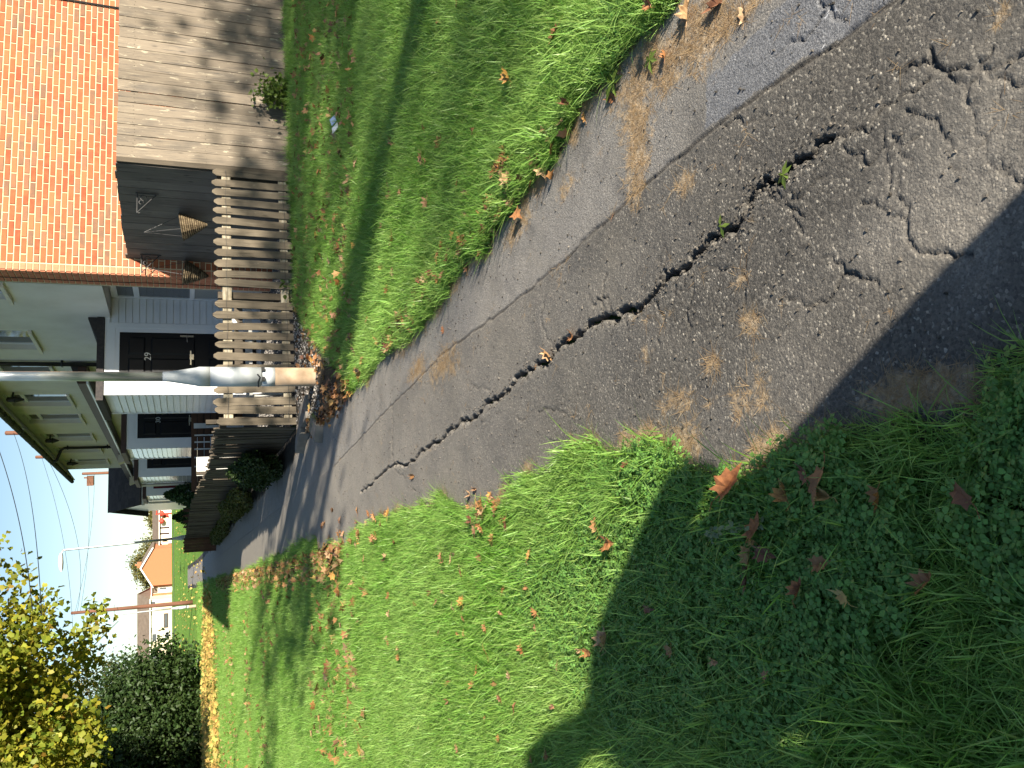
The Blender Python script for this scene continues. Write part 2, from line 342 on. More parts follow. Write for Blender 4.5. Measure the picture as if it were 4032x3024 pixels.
MINOR = [pxl(q) for q in (
    [(1600, 488), (1612, 540), (1618, 600), (1612, 660)], [(1440, 592), (1420, 560), (1440, 530)], [(1640, 408), (1700, 430), (1740, 420), (1790, 380)],
    [(1760, 335), (1830, 300), (1880, 290), (1900, 240), (1960, 200), (2010, 170)], [(2100, 240), (2090, 200), (2120, 140), (2150, 100)],
    [(2100, 240), (2120, 290), (2130, 350), (2190, 385), (2212, 395)], [(2180, 360), (2110, 370), (2050, 360)], [(1930, 290), (1960, 345), (2000, 400)],
    [(1860, 440), (1930, 470), (1960, 500), (2010, 548), (2060, 555), (2100, 556)], [(1940, 380), (1950, 430), (1955, 480)], [(1780, 560), (1840, 600), (1900, 620)],
    [(1700, 650), (1760, 660), (1800, 640), (1850, 590)], [(1200, 758), (1170, 700), (1180, 640)], [(1080, 862), (1020, 830), (990, 780)], [(850, 960), (850, 1005), (900, 1060)],
    [(2212, 120), (2100, 150), (2020, 130), (1940, 160)], [(1700, 210), (1640, 260), (1560, 270)], [(1680, 120), (1720, 90), (1780, 30)], [(1960, 240), (2040, 290), (2050, 330)],
    [(1330, 690), (1300, 640), (1310, 590)], [(1240, 900), (1180, 880), (1120, 900)])]
MAINC = MAIN.copy(); MAIN = jag(MAIN, 4, .17); MINOR = [jag(q, 3, .17) for q in MINOR]
for i in range(24):                                   # short hairlines leaving the main crack, crazing at the near end
    a = MAIN[crg.integers(0, len(MAIN) - 40)] if i < 18 else np.array(SN(*gpx(crg.uniform(1750, 2200), crg.uniform(-60, 520))))
    th_ = crg.uniform(0, 6.28); Lh = [a]
    for _ in range(int(crg.integers(2, 5))): th_ += crg.normal(0, .7); Lh.append(Lh[-1] + crg.uniform(.03, .09) * np.array([math.cos(th_), math.sin(th_)]))
    MINOR.append(jag(Lh, 2, .2))
SEAM2 = pxl([(850, 872), (850, 930), (848, 990)])
dmin, ss = 1.0, [-13.2]
cs_, cn_ = SN(0, 0)
while ss[-1] < 58:
    d = max(.9, ss[-1] - float(cs_)); ss.append(ss[-1] + max(.005, .0034 * d) if ss[-1] > -12 else ss[-1] + .03)
ss = np.array(ss); ns = np.concatenate([np.linspace(2.3, 2.55, 6)[:-1], np.linspace(2.55, 4.05, 276), np.linspace(4.05, 4.2, 4)[1:]])
PS, PN = np.meshgrid(ss, ns, indexing='ij')
px_ = OX + PS * E1[0] + PN * E2[0]; py_ = OY + PS * E1[1] + PN * E2[1]
jx = PS + .008 * (NC_(PS, PN, 50, 3) - .5); jy = PN + .008 * (NB(PS, PN, 50, 3) - .5)
def pdist(L, jx=jx, jy=jy):
    D = np.full(jx.shape, 9.0)
    for a, b in zip(L[:-1], L[1:]):
        lo, hi = min(a[0], b[0]) - .035, max(a[0], b[0]) + .035
        i0, i1 = np.searchsorted(ss, [lo, hi]); 
        if i1 <= i0: continue
        ax, ay = jx[i0:i1] - a[0], jy[i0:i1] - a[1]; ux, uy = b[0] - a[0], b[1] - a[1]
        t = np.clip((ax * ux + ay * uy) / (ux * ux + uy * uy + 1e-9), 0, 1)
        D[i0:i1] = np.minimum(D[i0:i1], np.hypot(ax - t * ux, ay - t * uy))
    return D
wv = NA(PS, PN, 3)
dm = pdist(MAIN) + .009 * (ND(PS, PN, 45, 4) - .5); wm = (.0018 + .005 * np.clip(wv - .2, 0, 1)) * np.interp(PS, [-11.5, -10.3, -9.8, -9.2, -8, -6.5, -5], [.35, .6, 1.25, 1.5, 1.3, .9, .8])
far_fade = np.clip((PS + 4.5) / 2.5, 0, 1)
crk = np.clip(1 - np.maximum(dm - wm, 0) / .0065, 0, 1) * (1 - .5 * far_fade)
dsm = pdist(SEAM, PS + .02 * (NB(PS, PN, 9) - .5), PN + .025 * (NC_(PS, PN, 14) - .5)); ds2 = pdist(SEAM2)
seam = np.clip(1 - np.minimum(dsm, ds2) / .010, 0, 1)
mi = np.zeros_like(PS)
for L in MINOR: mi = np.maximum(mi, np.clip(1 - np.maximum(pdist(L) - .0003, 0) / .0045, 0, 1) * np.clip(.2 + 1.7 * (NA(PS, PN, 9) - .35), .1, 1))
nr = 2.70 + .26 * (NA(PS, 0 * PN + 3, 1.1, 3) - .5) + .16 * (NB(PS, PN, 5) - .5) - .06 * np.clip(-8.7 - PS, 0, 1)
nf = 3.86 + .10 * np.clip(-9.4 - PS, 0, 1) + .22 * np.clip(-10.6 - PS, 0, 1) + .30 * (NB(PS, 0 * PN + 9, .9, 3) - .5) + .20 * (NC_(PS, PN, 4) - .5)
soil = np.clip(np.maximum(nr - PN, PN - nf) / .05 + .5, 0, 1)
# which side of the seam (the newer strip) and of the main crack
def side(L):
    L = MAINC if L is MAIN else L; o = np.argsort(L[:, 0]); return PN - np.interp(PS, L[o, 0], L[o, 1])
strip = np.clip(-side(SEAM) / .01, 0, 1)
leftside = np.clip(side(MAIN) / .03, 0, 1) * np.clip((-5.0 - PS), 0, 1)
z = gz(py_) + .004
z += .014 * (NA(PS, PN, 1.3, 3) - .5) + .006 * (NB(PS, PN, 8, 3) - .5)
z += (.002 * (ND(PS, PN, 70, 2) - .5) + .0012 * (NA(PS, PN, 150, 1) - .5)) * np.clip(1.4 - (PS + 12) / 6, .15, 1) * (1 - .55 * strip)
z += .010 * leftside * np.exp(-np.abs(side(MAIN)) / .08) - .004 * strip
z -= .045 * crk ** .8 + .010 * seam + .012 * mi
z -= .008 * soil
z -= .03 * np.clip((np.abs(PN - 3.25) - .8) / .1, 0, 1)
straw = np.zeros_like(PS)
for X, Y, rs, rn, w in [(1375, 190, .16, .10, 1), (1370, 250, .10, .10, 1), (1378, 300, .09, .08, 1), (1382, 350, .08, .07, 1), (1375, 400, .07, .06, .9), (1400, 140, .2, .10, .9), (1480, 390, .06, .05, .7), (1460, 120, .2, .1, .9), (1530, 60, .2, .12, .9), (1600, 30, .2, .05, .7), (960, 790, .3, .1, .9), (900, 800, .25, .07, .9), (1120, 490, .2, .05, .8), (1040, 545, .25, .05, 1), (960, 640, .35, .05, 1), (880, 740, .4, .05, 1), (1230, 400, .12, .05, .7),
                        (1630, 700, .04, .04, .8), (1600, 605, .05, .02, .8), (1540, 790, .07, .03, .5), (1580, 860, .2, .05, .45), (1450, 960, .2, .06, .9), (1400, 760, .05, .03, .6), (1640, 850, .1, .06, .5), (1480, 860, .12, .05, .6), (1300, 1010, .2, .06, .7), (1200, 1050, .3, .05, .7), (1960, 850, .12, .05, .9), (2050, 840, .1, .05, 1), (2120, 850, .1, .05, .9), (1440, 680, .03, .02, .6), (1400, 690, .03, .02, .6), (2150, 40, .05, .05, .5), (920, 1100, .4, .05, .7)]:
    a, b = SN(*gpx(X, Y)); straw = np.maximum(straw, w * np.exp(-((PS - a) / rs) ** 2 - ((PN - b) / rn) ** 2))
straw = np.clip((straw + .75 * (NC_(PS, PN, 14) - .5) + 1.1 * (NB(PS, PN, 70, 3) - .5) - .43) * 2.2, 0, .72) * np.clip(straw * 5, 0, 1)
edge = np.clip(1 - np.minimum(np.abs(PN - nr), np.abs(nf - PN)) / .09, 0, 1)
straw = np.maximum(straw, np.clip((edge * .9 + 1.5 * (NA(PS, PN, 7) - .5) - .62) * 4, 0, 1) * .8 * (1 - soil))
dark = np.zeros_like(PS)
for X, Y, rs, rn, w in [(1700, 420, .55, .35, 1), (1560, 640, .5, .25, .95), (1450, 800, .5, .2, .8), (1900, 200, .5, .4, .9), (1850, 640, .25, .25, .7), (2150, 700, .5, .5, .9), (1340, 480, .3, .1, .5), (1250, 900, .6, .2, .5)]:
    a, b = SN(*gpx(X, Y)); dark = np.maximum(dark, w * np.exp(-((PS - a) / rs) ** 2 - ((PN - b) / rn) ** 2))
for X, Y, rs, rn in [(2060, 480, .16, .18), (2150, 330, .2, .2), (1900, 520, .10, .06)]:  # dark tone thinned where the sunlit patches are painted in
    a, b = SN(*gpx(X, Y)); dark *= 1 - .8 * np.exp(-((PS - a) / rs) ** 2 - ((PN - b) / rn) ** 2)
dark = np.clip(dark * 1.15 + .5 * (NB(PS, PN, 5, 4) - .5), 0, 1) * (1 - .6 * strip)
pal = np.zeros_like(PS)                                  # the pale blue-grey repair at the near right
poly = pxl([(1525, 280), (1530, 175), (1590, 120), (1660, 40), (1760, -40), (2000, -60), (1890, 28), (1740, 128), (1620, 214)])
ins = np.zeros(PS.shape, bool); qs = PS + .02 * (NB(PS, PN, 20) - .5); qn = PN + .03 * (NC_(PS, PN, 18) - .5)
for (x0, y0), (x1, y1) in zip(poly, np.roll(poly, -1, 0)):
    cond = ((y0 > qn) != (y1 > qn)) & (qs < (x1 - x0) * (qn - y0) / (y1 - y0 + 1e-12) + x0); ins ^= cond
pal[ins] = 1
m, nt, p = nodes('asphalt')
v = coords(nt, 'P', rnd=False)
def attr(n):
    a = nt.nodes.new('ShaderNodeAttribute'); a.attribute_name = n; return a.outputs['Fac']
vo = nt.nodes.new('ShaderNodeTexVoronoi'); vo.inputs['Scale'].default_value = 170; lk(nt, v, vo.inputs['Vector'])
vo2 = nt.nodes.new('ShaderNodeTexVoronoi'); vo2.inputs['Scale'].default_value = 310; lk(nt, v, vo2.inputs['Vector'])
stone = ramp(nt, vo.outputs['Color'], [(.095, .088, .079), (.155, .143, .126), (.205, .188, .16), (.115, .107, .096), (.38, .345, .29)], [.2, .4, .55, .68, .95])
c = mix(nt, .35, stone, ramp(nt, vo2.outputs['Color'], [(.06, .058, .057), (.16, .152, .14), (.25, .235, .21)], [.2, .55, .9]))
c = mix(nt, math_(nt, 'MULTIPLY', attr('strip'), .75), c, ramp(nt, vo2.outputs['Color'], [(.17, .16, .148), (.25, .235, .215), (.36, .34, .31)], [.2, .5, .9]))
big = noise(nt, v, 2.3, 5); c = mix(nt, ramp(nt, big, [(0, 0, 0), (.55, .55, .55)], [.45, .72]), c, (.21, .19, .155))
c = mix(nt, ramp(nt, noise(nt, v, 5.5, 4), [(0, 0, 0), (.5, .5, .5)], [.5, .7]), c, (.075, .073, .07))
c = mix(nt, math_(nt, 'MULTIPLY', attr('old_sunlit'), .62), c, ramp(nt, vo2.outputs['Color'], [(.22, .198, .165), (.32, .288, .24), (.42, .38, .32)], [.2, .5, .9]))
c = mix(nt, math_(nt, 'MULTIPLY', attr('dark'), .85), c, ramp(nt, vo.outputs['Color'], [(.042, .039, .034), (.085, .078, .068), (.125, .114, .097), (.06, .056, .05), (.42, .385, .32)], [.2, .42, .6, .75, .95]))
c = mix(nt, math_(nt, 'MULTIPLY', attr('pal'), .8), c, ramp(nt, vo2.outputs['Color'], [(.10, .105, .115), (.17, .175, .19), (.24, .25, .265)], [.2, .5, .9]))
wf = math_(nt, 'MULTIPLY', ramp(nt, noise(nt, v, 30, 5, .6, 1), [(0, 0, 0), (1, 1, 1)], [.66, .7]), attr('pal')); c = mix(nt, wf, c, (.55, .55, .56))
c = mix(nt, attr('straw'), c, ramp(nt, noise(nt, v, 90, 4), [(.26, .195, .13), (.48, .365, .23), (.62, .49, .32)], [.3, .5, .7]))
c = mix(nt, attr('soil'), c, ramp(nt, noise(nt, v, 25, 5), [(.022, .018, .013), (.05, .042, .03)], [.35, .65]))
c = mix(nt, math_(nt, 'MULTIPLY', attr('crk'), .8), c, (.03, .026, .022))
lk(nt, c, p.inputs['Base Color']); p.inputs['Roughness'].default_value = .78; p.inputs['Specular IOR Level'].default_value = .4
rb = nt.nodes.new('ShaderNodeRGBToBW'); lk(nt, vo.outputs['Color'], rb.inputs[0])
inv = math_(nt, 'SUBTRACT', .9, vo.outputs['Distance']); hgt = math_(nt, 'ADD', math_(nt, 'MULTIPLY', inv, math_(nt, 'POWER', rb.outputs[0], 1.5)), math_(nt, 'MULTIPLY', noise(nt, v, 420, 5, .7), .8))
hgt = math_(nt, 'ADD', hgt, math_(nt, 'MULTIPLY', noise(nt, v, 60, 4), .6))
bump(nt, p, hgt, .7, .005); M['asphalt'] = m
old_sunlit = np.clip((PS + 9) / 5, 0, 1) * (1 - strip * .5)
for X, Y, rs, rn in [(2080, 480, .17, .16), (2160, 330, .16, .2), (1900, 560, .10, .07), (1750, 720, .10, .08)]:   # sunlit beige patches painted into the near end
    a, b = SN(*gpx(X, Y)); old_sunlit = np.maximum(old_sunlit, .75 * np.exp(-((PS - a) / rs) ** 2 - ((PN - b) / rn) ** 2) * np.clip(.4 + 1.6 * (NA(PS, PN, 12, 4) - .35), 0, 1))
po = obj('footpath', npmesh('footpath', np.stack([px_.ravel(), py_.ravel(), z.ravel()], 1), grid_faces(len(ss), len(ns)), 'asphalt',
         dict(crk=np.maximum(np.maximum(crk, seam * .8), mi * .8).ravel(), strip=strip.ravel(), straw=straw.ravel(), soil=soil.ravel(), pal=pal.ravel(), dark=dark.ravel(), old_sunlit=old_sunlit.ravel())))
tag(po, kind='structure')
def path_z(s, n):
    i = min(max(int(np.searchsorted(ss, s)), 0), len(ss) - 1); j = min(max(int(np.searchsorted(ns, n)), 0), len(ns) - 1); return float(z[i, j])
def soil_at(s, n):
    i = np.clip(np.searchsorted(ss, s), 0, len(ss) - 1); j = np.clip(np.searchsorted(ns, n), 0, len(ns) - 1); return np.where((n > 2.3) & (n < 4.2), soil[i, j], 1.0)
def straw_at(s, n):
    i = np.clip(np.searchsorted(ss, s), 0, len(ss) - 1); j = np.clip(np.searchsorted(ns, n), 0, len(ns) - 1); return np.where((n > 2.5) & (n < 4.05), straw[i, j], 0)
pathz = z

# garden soil and gravel, the bare strip by the lamp
def sheet(name, pts, m, dz, kind='structure'):
    q = MB(); q.add([W(s, n, gsn(s, n) + dz) for s, n in pts], [tuple(range(len(pts)))]); return tag(q.build(name, m), kind=kind)
mat('gravel', [(.02, .022, .024), (.06, .062, .066), (.16, .16, .155)], 60, .9, 1, .02, 90, kind='P', detail=3, pos=[.35, .5, .72])
sheet('garden_gravel', [(-1.86, 2.36), (21, 2.36), (21, -.3), (-1.86, -.7)], 'gravel', .034)
sheet('bare_soil', [(-4.9, 2.66), (-3.2, 1.75), (-2.5, 1.35), (-1.92, 1.0), (-1.92, 2.42), (-1.8, 2.66)], 'soil', .040)
q = MB()
for x0, x1 in ((-30, -9),):
    q.add([(x0, 104, float(gz(104)) + .02), (x1, 112, float(gz(112)) + .02), (x1, 113.4, float(gz(113.4)) + .02), (x0, 105.4, float(gz(105.4)) + .02)], [(0, 1, 2, 3)])
tag(q.build('field_path', 'concrete'), kind='structure')

# ------------------------------------------------------------------ the terrace
def text_mesh(name, body, size, m):
    cu = bpy.data.curves.new(name, 'FONT'); cu.body = body; cu.size = size; cu.extrude = .004; cu.align_x = 'CENTER'; cu.align_y = 'CENTER'
    o = bpy.data.objects.new(name, cu); COL.objects.link(o); dg = bpy.context.evaluated_depsgraph_get()
    me = bpy.data.meshes.new_from_object(o.evaluated_get(dg)); bpy.data.objects.remove(o); bpy.data.curves.remove(cu)
    me.materials.clear(); me.materials.append(M[m]); return me
HZ = .165                                            # floor level of the gardens by the houses
def window(house, s0, s1, z0, z1, n=0.0, top=True):
    """window in the front wall: frame and panes sit 9 cm back, sill stands out"""
    w = MB(); nb = n - .09; f = .055; sp = z1 - .30 if top else None
    w.box((s0, nb - .05, z0), (s0 + f, nb, z1)); w.box((s1 - f, nb - .05, z0), (s1, nb, z1)); w.box((s0 + f, nb - .05, z1 - f), (s1 - f, nb, z1)); w.box((s0 + f, nb - .05, z0), (s1 - f, nb, z0 + f))
    if top: w.box((s0 + f, nb - .048, sp), (s1 - f, nb + .004, sp + .07))
    fr = w.build('window', 'upvc', house)
    zz = [(z0 + f, sp), (sp + .07, z1 - f)] if top else [(z0 + f, z1 - f)]
    for a, b in zz: box('pane', (s0 + f, nb - .03, a), (s1 - f, nb - .02, b), 'glass_dark', fr)
    q = MB(); q.hexa([(s0 - .05, n - .02, z0 - .06), (s1 + .05, n - .02, z0 - .06), (s1 + .05, n + .07, z0 - .07), (s0 - .05, n + .07, z0 - .07)],
                     [(s0 - .05, n - .02, z0 - .002), (s1 + .05, n - .02, z0 - .002), (s1 + .05, n + .07, z0 - .02), (s0 - .05, n + .07, z0 - .02)]); q.build('sill', 'sill', fr)
def holed(house, name, s0, s1, z0, z1, holes, n, depth, m):
    q = MB(); xs = sorted({s0, s1, *[h[0] for h in holes], *[h[1] for h in holes]}); zs = sorted({z0, z1, *[h[2] for h in holes], *[h[3] for h in holes]})
    for a, b in zip(xs[:-1], xs[1:]):
        for c_, d in zip(zs[:-1], zs[1:]):
            if any(h[0] <= a < h[1] and h[2] <= c_ < h[3] for h in holes): continue
            q.add([(a, n, c_), (b, n, c_), (b, n, d), (a, n, d)], [(3, 2, 1, 0)])
    for h in holes:
        a, b, c_, d = h; e = n - depth
        q.add([(a, n, c_), (b, n, c_), (b, n, d), (a, n, d), (a, e, c_), (b, e, c_), (b, e, d), (a, e, d)], [(0, 1, 5, 4), (1, 2, 6, 5), (2, 3, 7, 6), (3, 0, 4, 7)])
    return q.build(name, m, house)
board_me = {}
def weatherboards(part, axis, fixed, a, b, z0, z1, m, pitch=.098):
    """lapped boards, each its own piece; axis 's' faces the camera end, axis 'n' faces the path"""
    key = (axis, round(b - a, 3), m)
    if key not in board_me:
        q = MB()
        if axis == 's': q.hexa([(-.022, 0, 0), (0, 0, 0), (0, b - a, 0), (-.022, b - a, 0)], [(-.008, 0, pitch - .006), (0, 0, pitch - .006), (0, b - a, pitch - .006), (-.008, b - a, pitch - .006)])
        else: q.hexa([(0, 0, 0), (b - a, 0, 0), (b - a, .022, 0), (0, .022, 0)], [(0, 0, pitch - .006), (b - a, 0, pitch - .006), (b - a, .008, pitch - .006), (0, .008, pitch - .006)])
        board_me[key] = q.mesh('weatherboard', m)
    og = ORG[part.name]; zz = z0
    while zz < z1 - .03:
        p_ = (fixed, a, zz) if axis == 's' else (a, fixed, zz); j = random.uniform(-.0015, .0015)
        obj('weatherboard', board_me[key], part, (p_[0] - og[0] + (j if axis == 's' else 0), p_[1] - og[1] + (j if axis == 'n' else 0), p_[2] - og[2])); zz += pitch
def panel_door(house, s, n0, n1, z0, z1, m, number=None, extra=True):
    d = box('door', (s - .012, n0, z0), (s + .03, n1, z1), m, house); w = n1 - n0
    for (a, b, c_, e) in ((.10, .46, .82, .94), (.54, .90, .82, .94), (.10, .46, .46, .78), (.54, .90, .46, .78), (.10, .46, .06, .36), (.54, .90, .06, .36)):
        q = MB(); A, B, C, D = n0 + a * w, n0 + b * w, z0 + c_ * (z1 - z0), z0 + e * (z1 - z0); t = .022; x = s - .012
        q.hexa([(x - .001, A, C), (x - .001, B, C), (x - .001, B, D), (x - .001, A, D)][::-1], [(x - .014, A + t, C + t), (x - .014, B - t, C + t), (x - .014, B - t, D - t), (x - .014, A + t, D - t)][::-1]); q.build('door_panel', m, d)
    if extra:
        q = MB(); x = s - .014; zc = z0 + .52 * (z1 - z0); nh = n0 + .045 * w
        q.box((x - .008, nh, zc - .1), (x, nh + .028, zc + .1)); q.tube([(x - .03, nh + .014, zc), (x - .03, nh + .12, zc - .005)], .009); q.tube([(x, nh + .014, zc), (x - .03, nh + .014, zc)], .008); q.build('door_handle', 'chrome', d)
        q = MB(); q.box((x - .006, n0 + .36 * w, zc - .10), (x, n0 + .68 * w, zc - .04)); q.box((x - .016, n0 + .37 * w, zc - .065), (x - .0065, n0 + .67 * w, zc - .045)); q.build('letterbox', 'chrome', d)
    if number:
        me = text_mesh('number', number, .135, 'steel'); og = ORG[house.name]
        o = obj('door_number', me, d, (s - .018 - og[0], n0 + .5 * w - og[1], z0 + .80 * (z1 - z0) - og[2]), (math.pi / 2, 0, -math.pi / 2))
    return d
PORCH = [2.0, 7.3, 12.05, 16.8]; HB = [0, 4.75, 9.5, 14.25, 19.0]
WIN = [[(.56, 1.25), (2.8, 3.92)], [(4.98, 6.0), (7.48, 8.66)], [(9.6, 10.72), (12.2, 13.3)], [(14.42, 15.4), (16.82, 17.92)]]
LAB = ['end house with orange brick gable, cream render and black door numbered 29', 'cream rendered house with black door numbered 30 beside the white porch',
       'third cream rendered house from the brick gable, white porch behind the brown garden fence', 'farthest cream rendered house of the terrace, beside the dark tiled wing']
EXPZ0 = 3.68
for k in range(4):
    a, b = HB[k] + (0 if k else .50), HB[k + 1]; h = sthing('terrace_house', LAB[k], 'house', HB[k], 0, HZ)
    a0 = HB[k] + (.02 if k == 0 else 0)
    holes = [(s0, s1, EXPZ0, 4.83) for s0, s1 in WIN[k]]
    holed(h, 'front_wall', a, b, 2.43, 4.97, holes, 0.0, .14, 'render')
    q = MB(); q.box((a0 + .02, -7, HZ - .1), (b, -.37, 2.432)); q.box((a0 + .02, -7, 2.434), (b, -.145, 4.97)); q.box((a, -.36, 2.436), (b - .002, -.004, 2.44)); q.build('wall', 'render', h)
    for s0, s1 in WIN[k]: window(h, s0 + .002, s1 - .002, EXPZ0, 4.828)
    # eaves: soffit, gutter, roof
    q = MB(); q.hexa([(a0, 0.01, 4.955), (b, .01, 4.955), (b, .36, 4.735), (a0, .36, 4.735)], [(a0, 0.01, 5.0), (b, .01, 5.0), (b, .36, 4.86), (a0, .36, 4.86)]); q.build('soffit', 'render', h)
    q = MB()
    for i in range(int((b - a0) / .24)):
        s_ = a0 + .12 + i * .24; q.tube([(s_ - .12, .43, 4.80 + random.uniform(-.008, .008)), (s_ + .12, .43, 4.80 + random.uniform(-.008, .008))], .058 + random.uniform(0, .01), 8)
    q.build('gutter', 'moss_gutter', h)
    q = MB(); q.hexa([(a0, .42, 4.86), (b, .42, 4.86), (b, -3.5, 7.0), (a0, -3.5, 7.0)], [(a0, .42, 4.90), (b, .42, 4.90), (b, -3.5, 7.06), (a0, -3.5, 7.06)])
    q.hexa([(a0, -7.4, 4.86), (b, -7.4, 4.86), (b, -3.5, 7.0), (a0, -3.5, 7.0)][::-1], [(a0, -7.4, 4.90), (b, -7.4, 4.90), (b, -3.5, 7.06), (a0, -3.5, 7.06)][::-1]); q.build('roof', 'roof_tile', h)
    if k in (0, 2):
        q = MB(); sp = b - .07 if k == 0 else 14.16; q.tube([(sp, .43, 4.76), (sp, .40, 4.68), (sp, .12, 4.58), (sp, .06, 4.5), (sp, .06, 2.66 if k == 0 else 3.2)], .04, 10)
        for zz in (4.4, 3.4): q.box((sp - .06, .0, zz), (sp + .06, .105, zz + .03))
        q.build('downpipe', 'black_pipe', h, True)
    if k:   # brown fascia band over the ground floor
        e = b if k < 3 else 19.35
        c_ = box('canopy', (a + .003, .004, 3.03), (e, .40, 3.17), 'brown_fascia', h)
        box('canopy_trim', (a + .003, .35, 2.995), (e, .41, 3.028), 'upvc', c_)
        q = MB(); q.hexa([(a + .003, .004, 3.172), (e, .004, 3.172), (e, .40, 3.172), (a + .003, .40, 3.172)], [(a + .003, .004, 3.30), (e, .004, 3.30), (e, .05, 3.30), (a + .003, .05, 3.30)]); q.build('canopy_roof', 'dark_fascia', c_)
        q = MB()   # mossy hopper and outlet
        if k >= 2:
            sh = 13.6 if k == 2 else 18.6; q.hexa([(sh - .14, .38, 2.86), (sh + .14, .38, 2.86), (sh + .14, .56, 2.86), (sh - .14, .56, 2.86)], [(sh - .2, .36, 3.08), (sh + .2, .36, 3.08), (sh + .2, .64, 3.08), (sh - .2, .64, 3.08)])
            q.tube([(sh, .47, 2.86), (sh, .55, 2.72), (sh, .9, 2.62), (sh, 1.16, 2.58), (sh, 1.26, 2.48), (sh, 1.26, .9)], .035, 8); q.build('hopper', ['sill'], h)
    # porch
    p0 = PORCH[k]; p1 = p0 + 1.45
    q = MB(); q.box((p0 + .004, -.36, HZ - .05), (p1, 1.198, 2.505)); po_ = q.build('porch', 'upvc', h)
    fa = 'dark_fascia' if k == 0 else 'brown_fascia'
    box('porch_roof', (p0 - .06, -.355, 2.512), (p1 + .12, 1.31, 2.61), fa, po_)
    q = MB(); q.hexa([(p0 - .03, .003, 2.613), (p1 + .1, .003, 2.613), (p1 + .1, .34, 2.613), (p0 - .03, .34, 2.613)], [(p0 - .03, .003, 2.74), (p1 + .1, .003, 2.74), (p1 + .1, .03, 2.74), (p0 - .03, .03, 2.74)]); q.build('flashing', 'dark_fascia', po_)
    weatherboards(po_, 's', p0, -.33, .08, HZ, 2.40, 'upvc')
    weatherboards(po_, 'n', 1.20, p0 + .03, p1 - .03, HZ, 2.42, 'glossy_board' if k else 'upvc')
    q = MB(); q.box((p0 - .03, .08, HZ), (p0, .16, 2.44)); q.box((p0 - .03, .16, 2.36), (p0, 1.0, 2.44)); q.box((p0 - .03, 1.0, HZ), (p0, 1.222, 2.44)); q.box((p0 - .022, .16, HZ), (p0 + .002, .225, 2.36)); q.box((p0 - .022, .225, 2.30), (p0 + .002, 1.0, 2.36)); q.box((p0 - .03, -.36, 2.44), (p0, 1.222, 2.505))
    q.box((p1 - .03, 1.2, HZ), (p1, 1.226, 2.5)); q.build('door_frame', 'upvc', po_)
    panel_door(h, p0 - .01, .227, .998, HZ + .12, 2.298, 'red_door' if k == 3 else 'black_door', {0: '29', 1: '30'}.get(k))
    # ground floor window under the overhang
    gs0, gs1 = p0 - 1.42, p0 - .02
    if k == 0: gs0 = .53
    w = MB(); nb = -.36
    w.box((gs0, nb, .75), (gs1, nb + .03, .83)); w.box((gs0, nb, 2.33), (gs1, nb + .03, 2.42)); w.box((gs0, nb, .83), (gs0 + .06, nb + .03, 2.33)); w.box((gs1 - .06, nb, .83), (gs1, nb + .03, 2.33)); w.box((gs0 + .06, nb, 2.02), (gs1 - .06, nb + .032, 2.1)); w.box((gs0 + .06, nb, 1.22), (gs1 - .06, nb + .032, 1.29))
    fr = w.build('window', 'upvc', h)
    for za, zb, mm in ((.83, 1.22, 'blind'), (1.29, 2.02, 'glass_dark'), (2.1, 2.33, 'glass_dark')): box('pane', (gs0 + .06, nb + .006, za), (gs1 - .06, nb + .012, zb), mm, fr)
    if k:
        q = MB(); sL = [7.25, 12.35, 16.6][k - 1]; q.tube([(sL, .0, 4.60), (sL, .14, 4.62)], .02, 6); q.lathe([(.02, 4.72), (.05, 4.70), (.055, 4.58), (.075, 4.56), (.03, 4.44), (.01, 4.40)], (sL, .15), 10); q.build('wall_light', 'black_pipe', h)
    if k == 0:
        # brick gable: mortar slab, then the bricks that stand proud of it
        gw = MB(); gw.prism([(0, -.002, HZ - .1), (0, -.002, 4.86), (0, -3.5, 7.0), (0, -7, 5.0), (0, -7, HZ - .1)], (.02, 0, 0)); gw.box((.021, -.02, HZ - .1), (.498, -.004, 4.9))
        gp = gw.build('gable_wall', 'mortar', h); og = ORG[gp.name]
        def brick_mesh(l, hh, d, m, ax):
            q = MB(); c_ = .005
            if ax == 's': B = [(0, 0, 0), (0, l, 0), (0, l, hh), (0, 0, hh)]; T = [(-d, c_, c_), (-d, l - c_, c_), (-d, l - c_, hh - c_), (-d, c_, hh - c_)]
            else: B = [(0, 0, 0), (l, 0, 0), (l, 0, hh), (0, 0, hh)]; T = [(c_, d, c_), (l - c_, d, c_), (l - c_, d, hh - c_), (c_, d, hh - c_)]
            q.add(B + T, [(4, 5, 6, 7) if ax == 's' else (7, 6, 5, 4)] + [(0, 1, 5, 4), (1, 2, 6, 5), (2, 3, 7, 6), (3, 0, 4, 7)]); return q
        PI_, PL = .075, .225
        bm_full = brick_mesh(.213, .063, .008, 'brick', 's').mesh('brick', 'brick'); bm_half = brick_mesh(.1, .063, .008, 'brick', 's').mesh('brick', 'brick')
        qm = brick_mesh(.095, .066, .010, 'quoin_brick', 's').mesh('brick', 'quoin_brick')
        lst = []
        for r in range(70):
            zb = .2 + r * PI_
            if zb > 4.8: break
            off = -.113
            if r % 2: lst.append((off - .1, zb, 1)); off -= .113
            while off > -6.8:
                lst.append((off - .213, zb, 0)); off -= PL
        vis = [q_ for q_ in lst if 2.0 < q_[1] < 3.85 and q_[0] > -3.7]
        vis.sort(key=lambda q_: -q_[0]); pick = set(vis[:252]); rest = [q_ for q_ in lst if q_ not in pick and (q_[1] < 4.75)]
        for n_, zb, hf in pick: obj('brick', bm_half if hf else bm_full, gp, (.0 - og[0] + random.uniform(-.002, .001), n_ - og[1], zb - og[2]), (random.uniform(-.006, .006), 0, 0))
        big_ = MB()
        def addb(src, t):
            big_.add([(v_[0] + t[0], v_[1] + t[1], v_[2] + t[2]) for v_ in src.v], src.f)
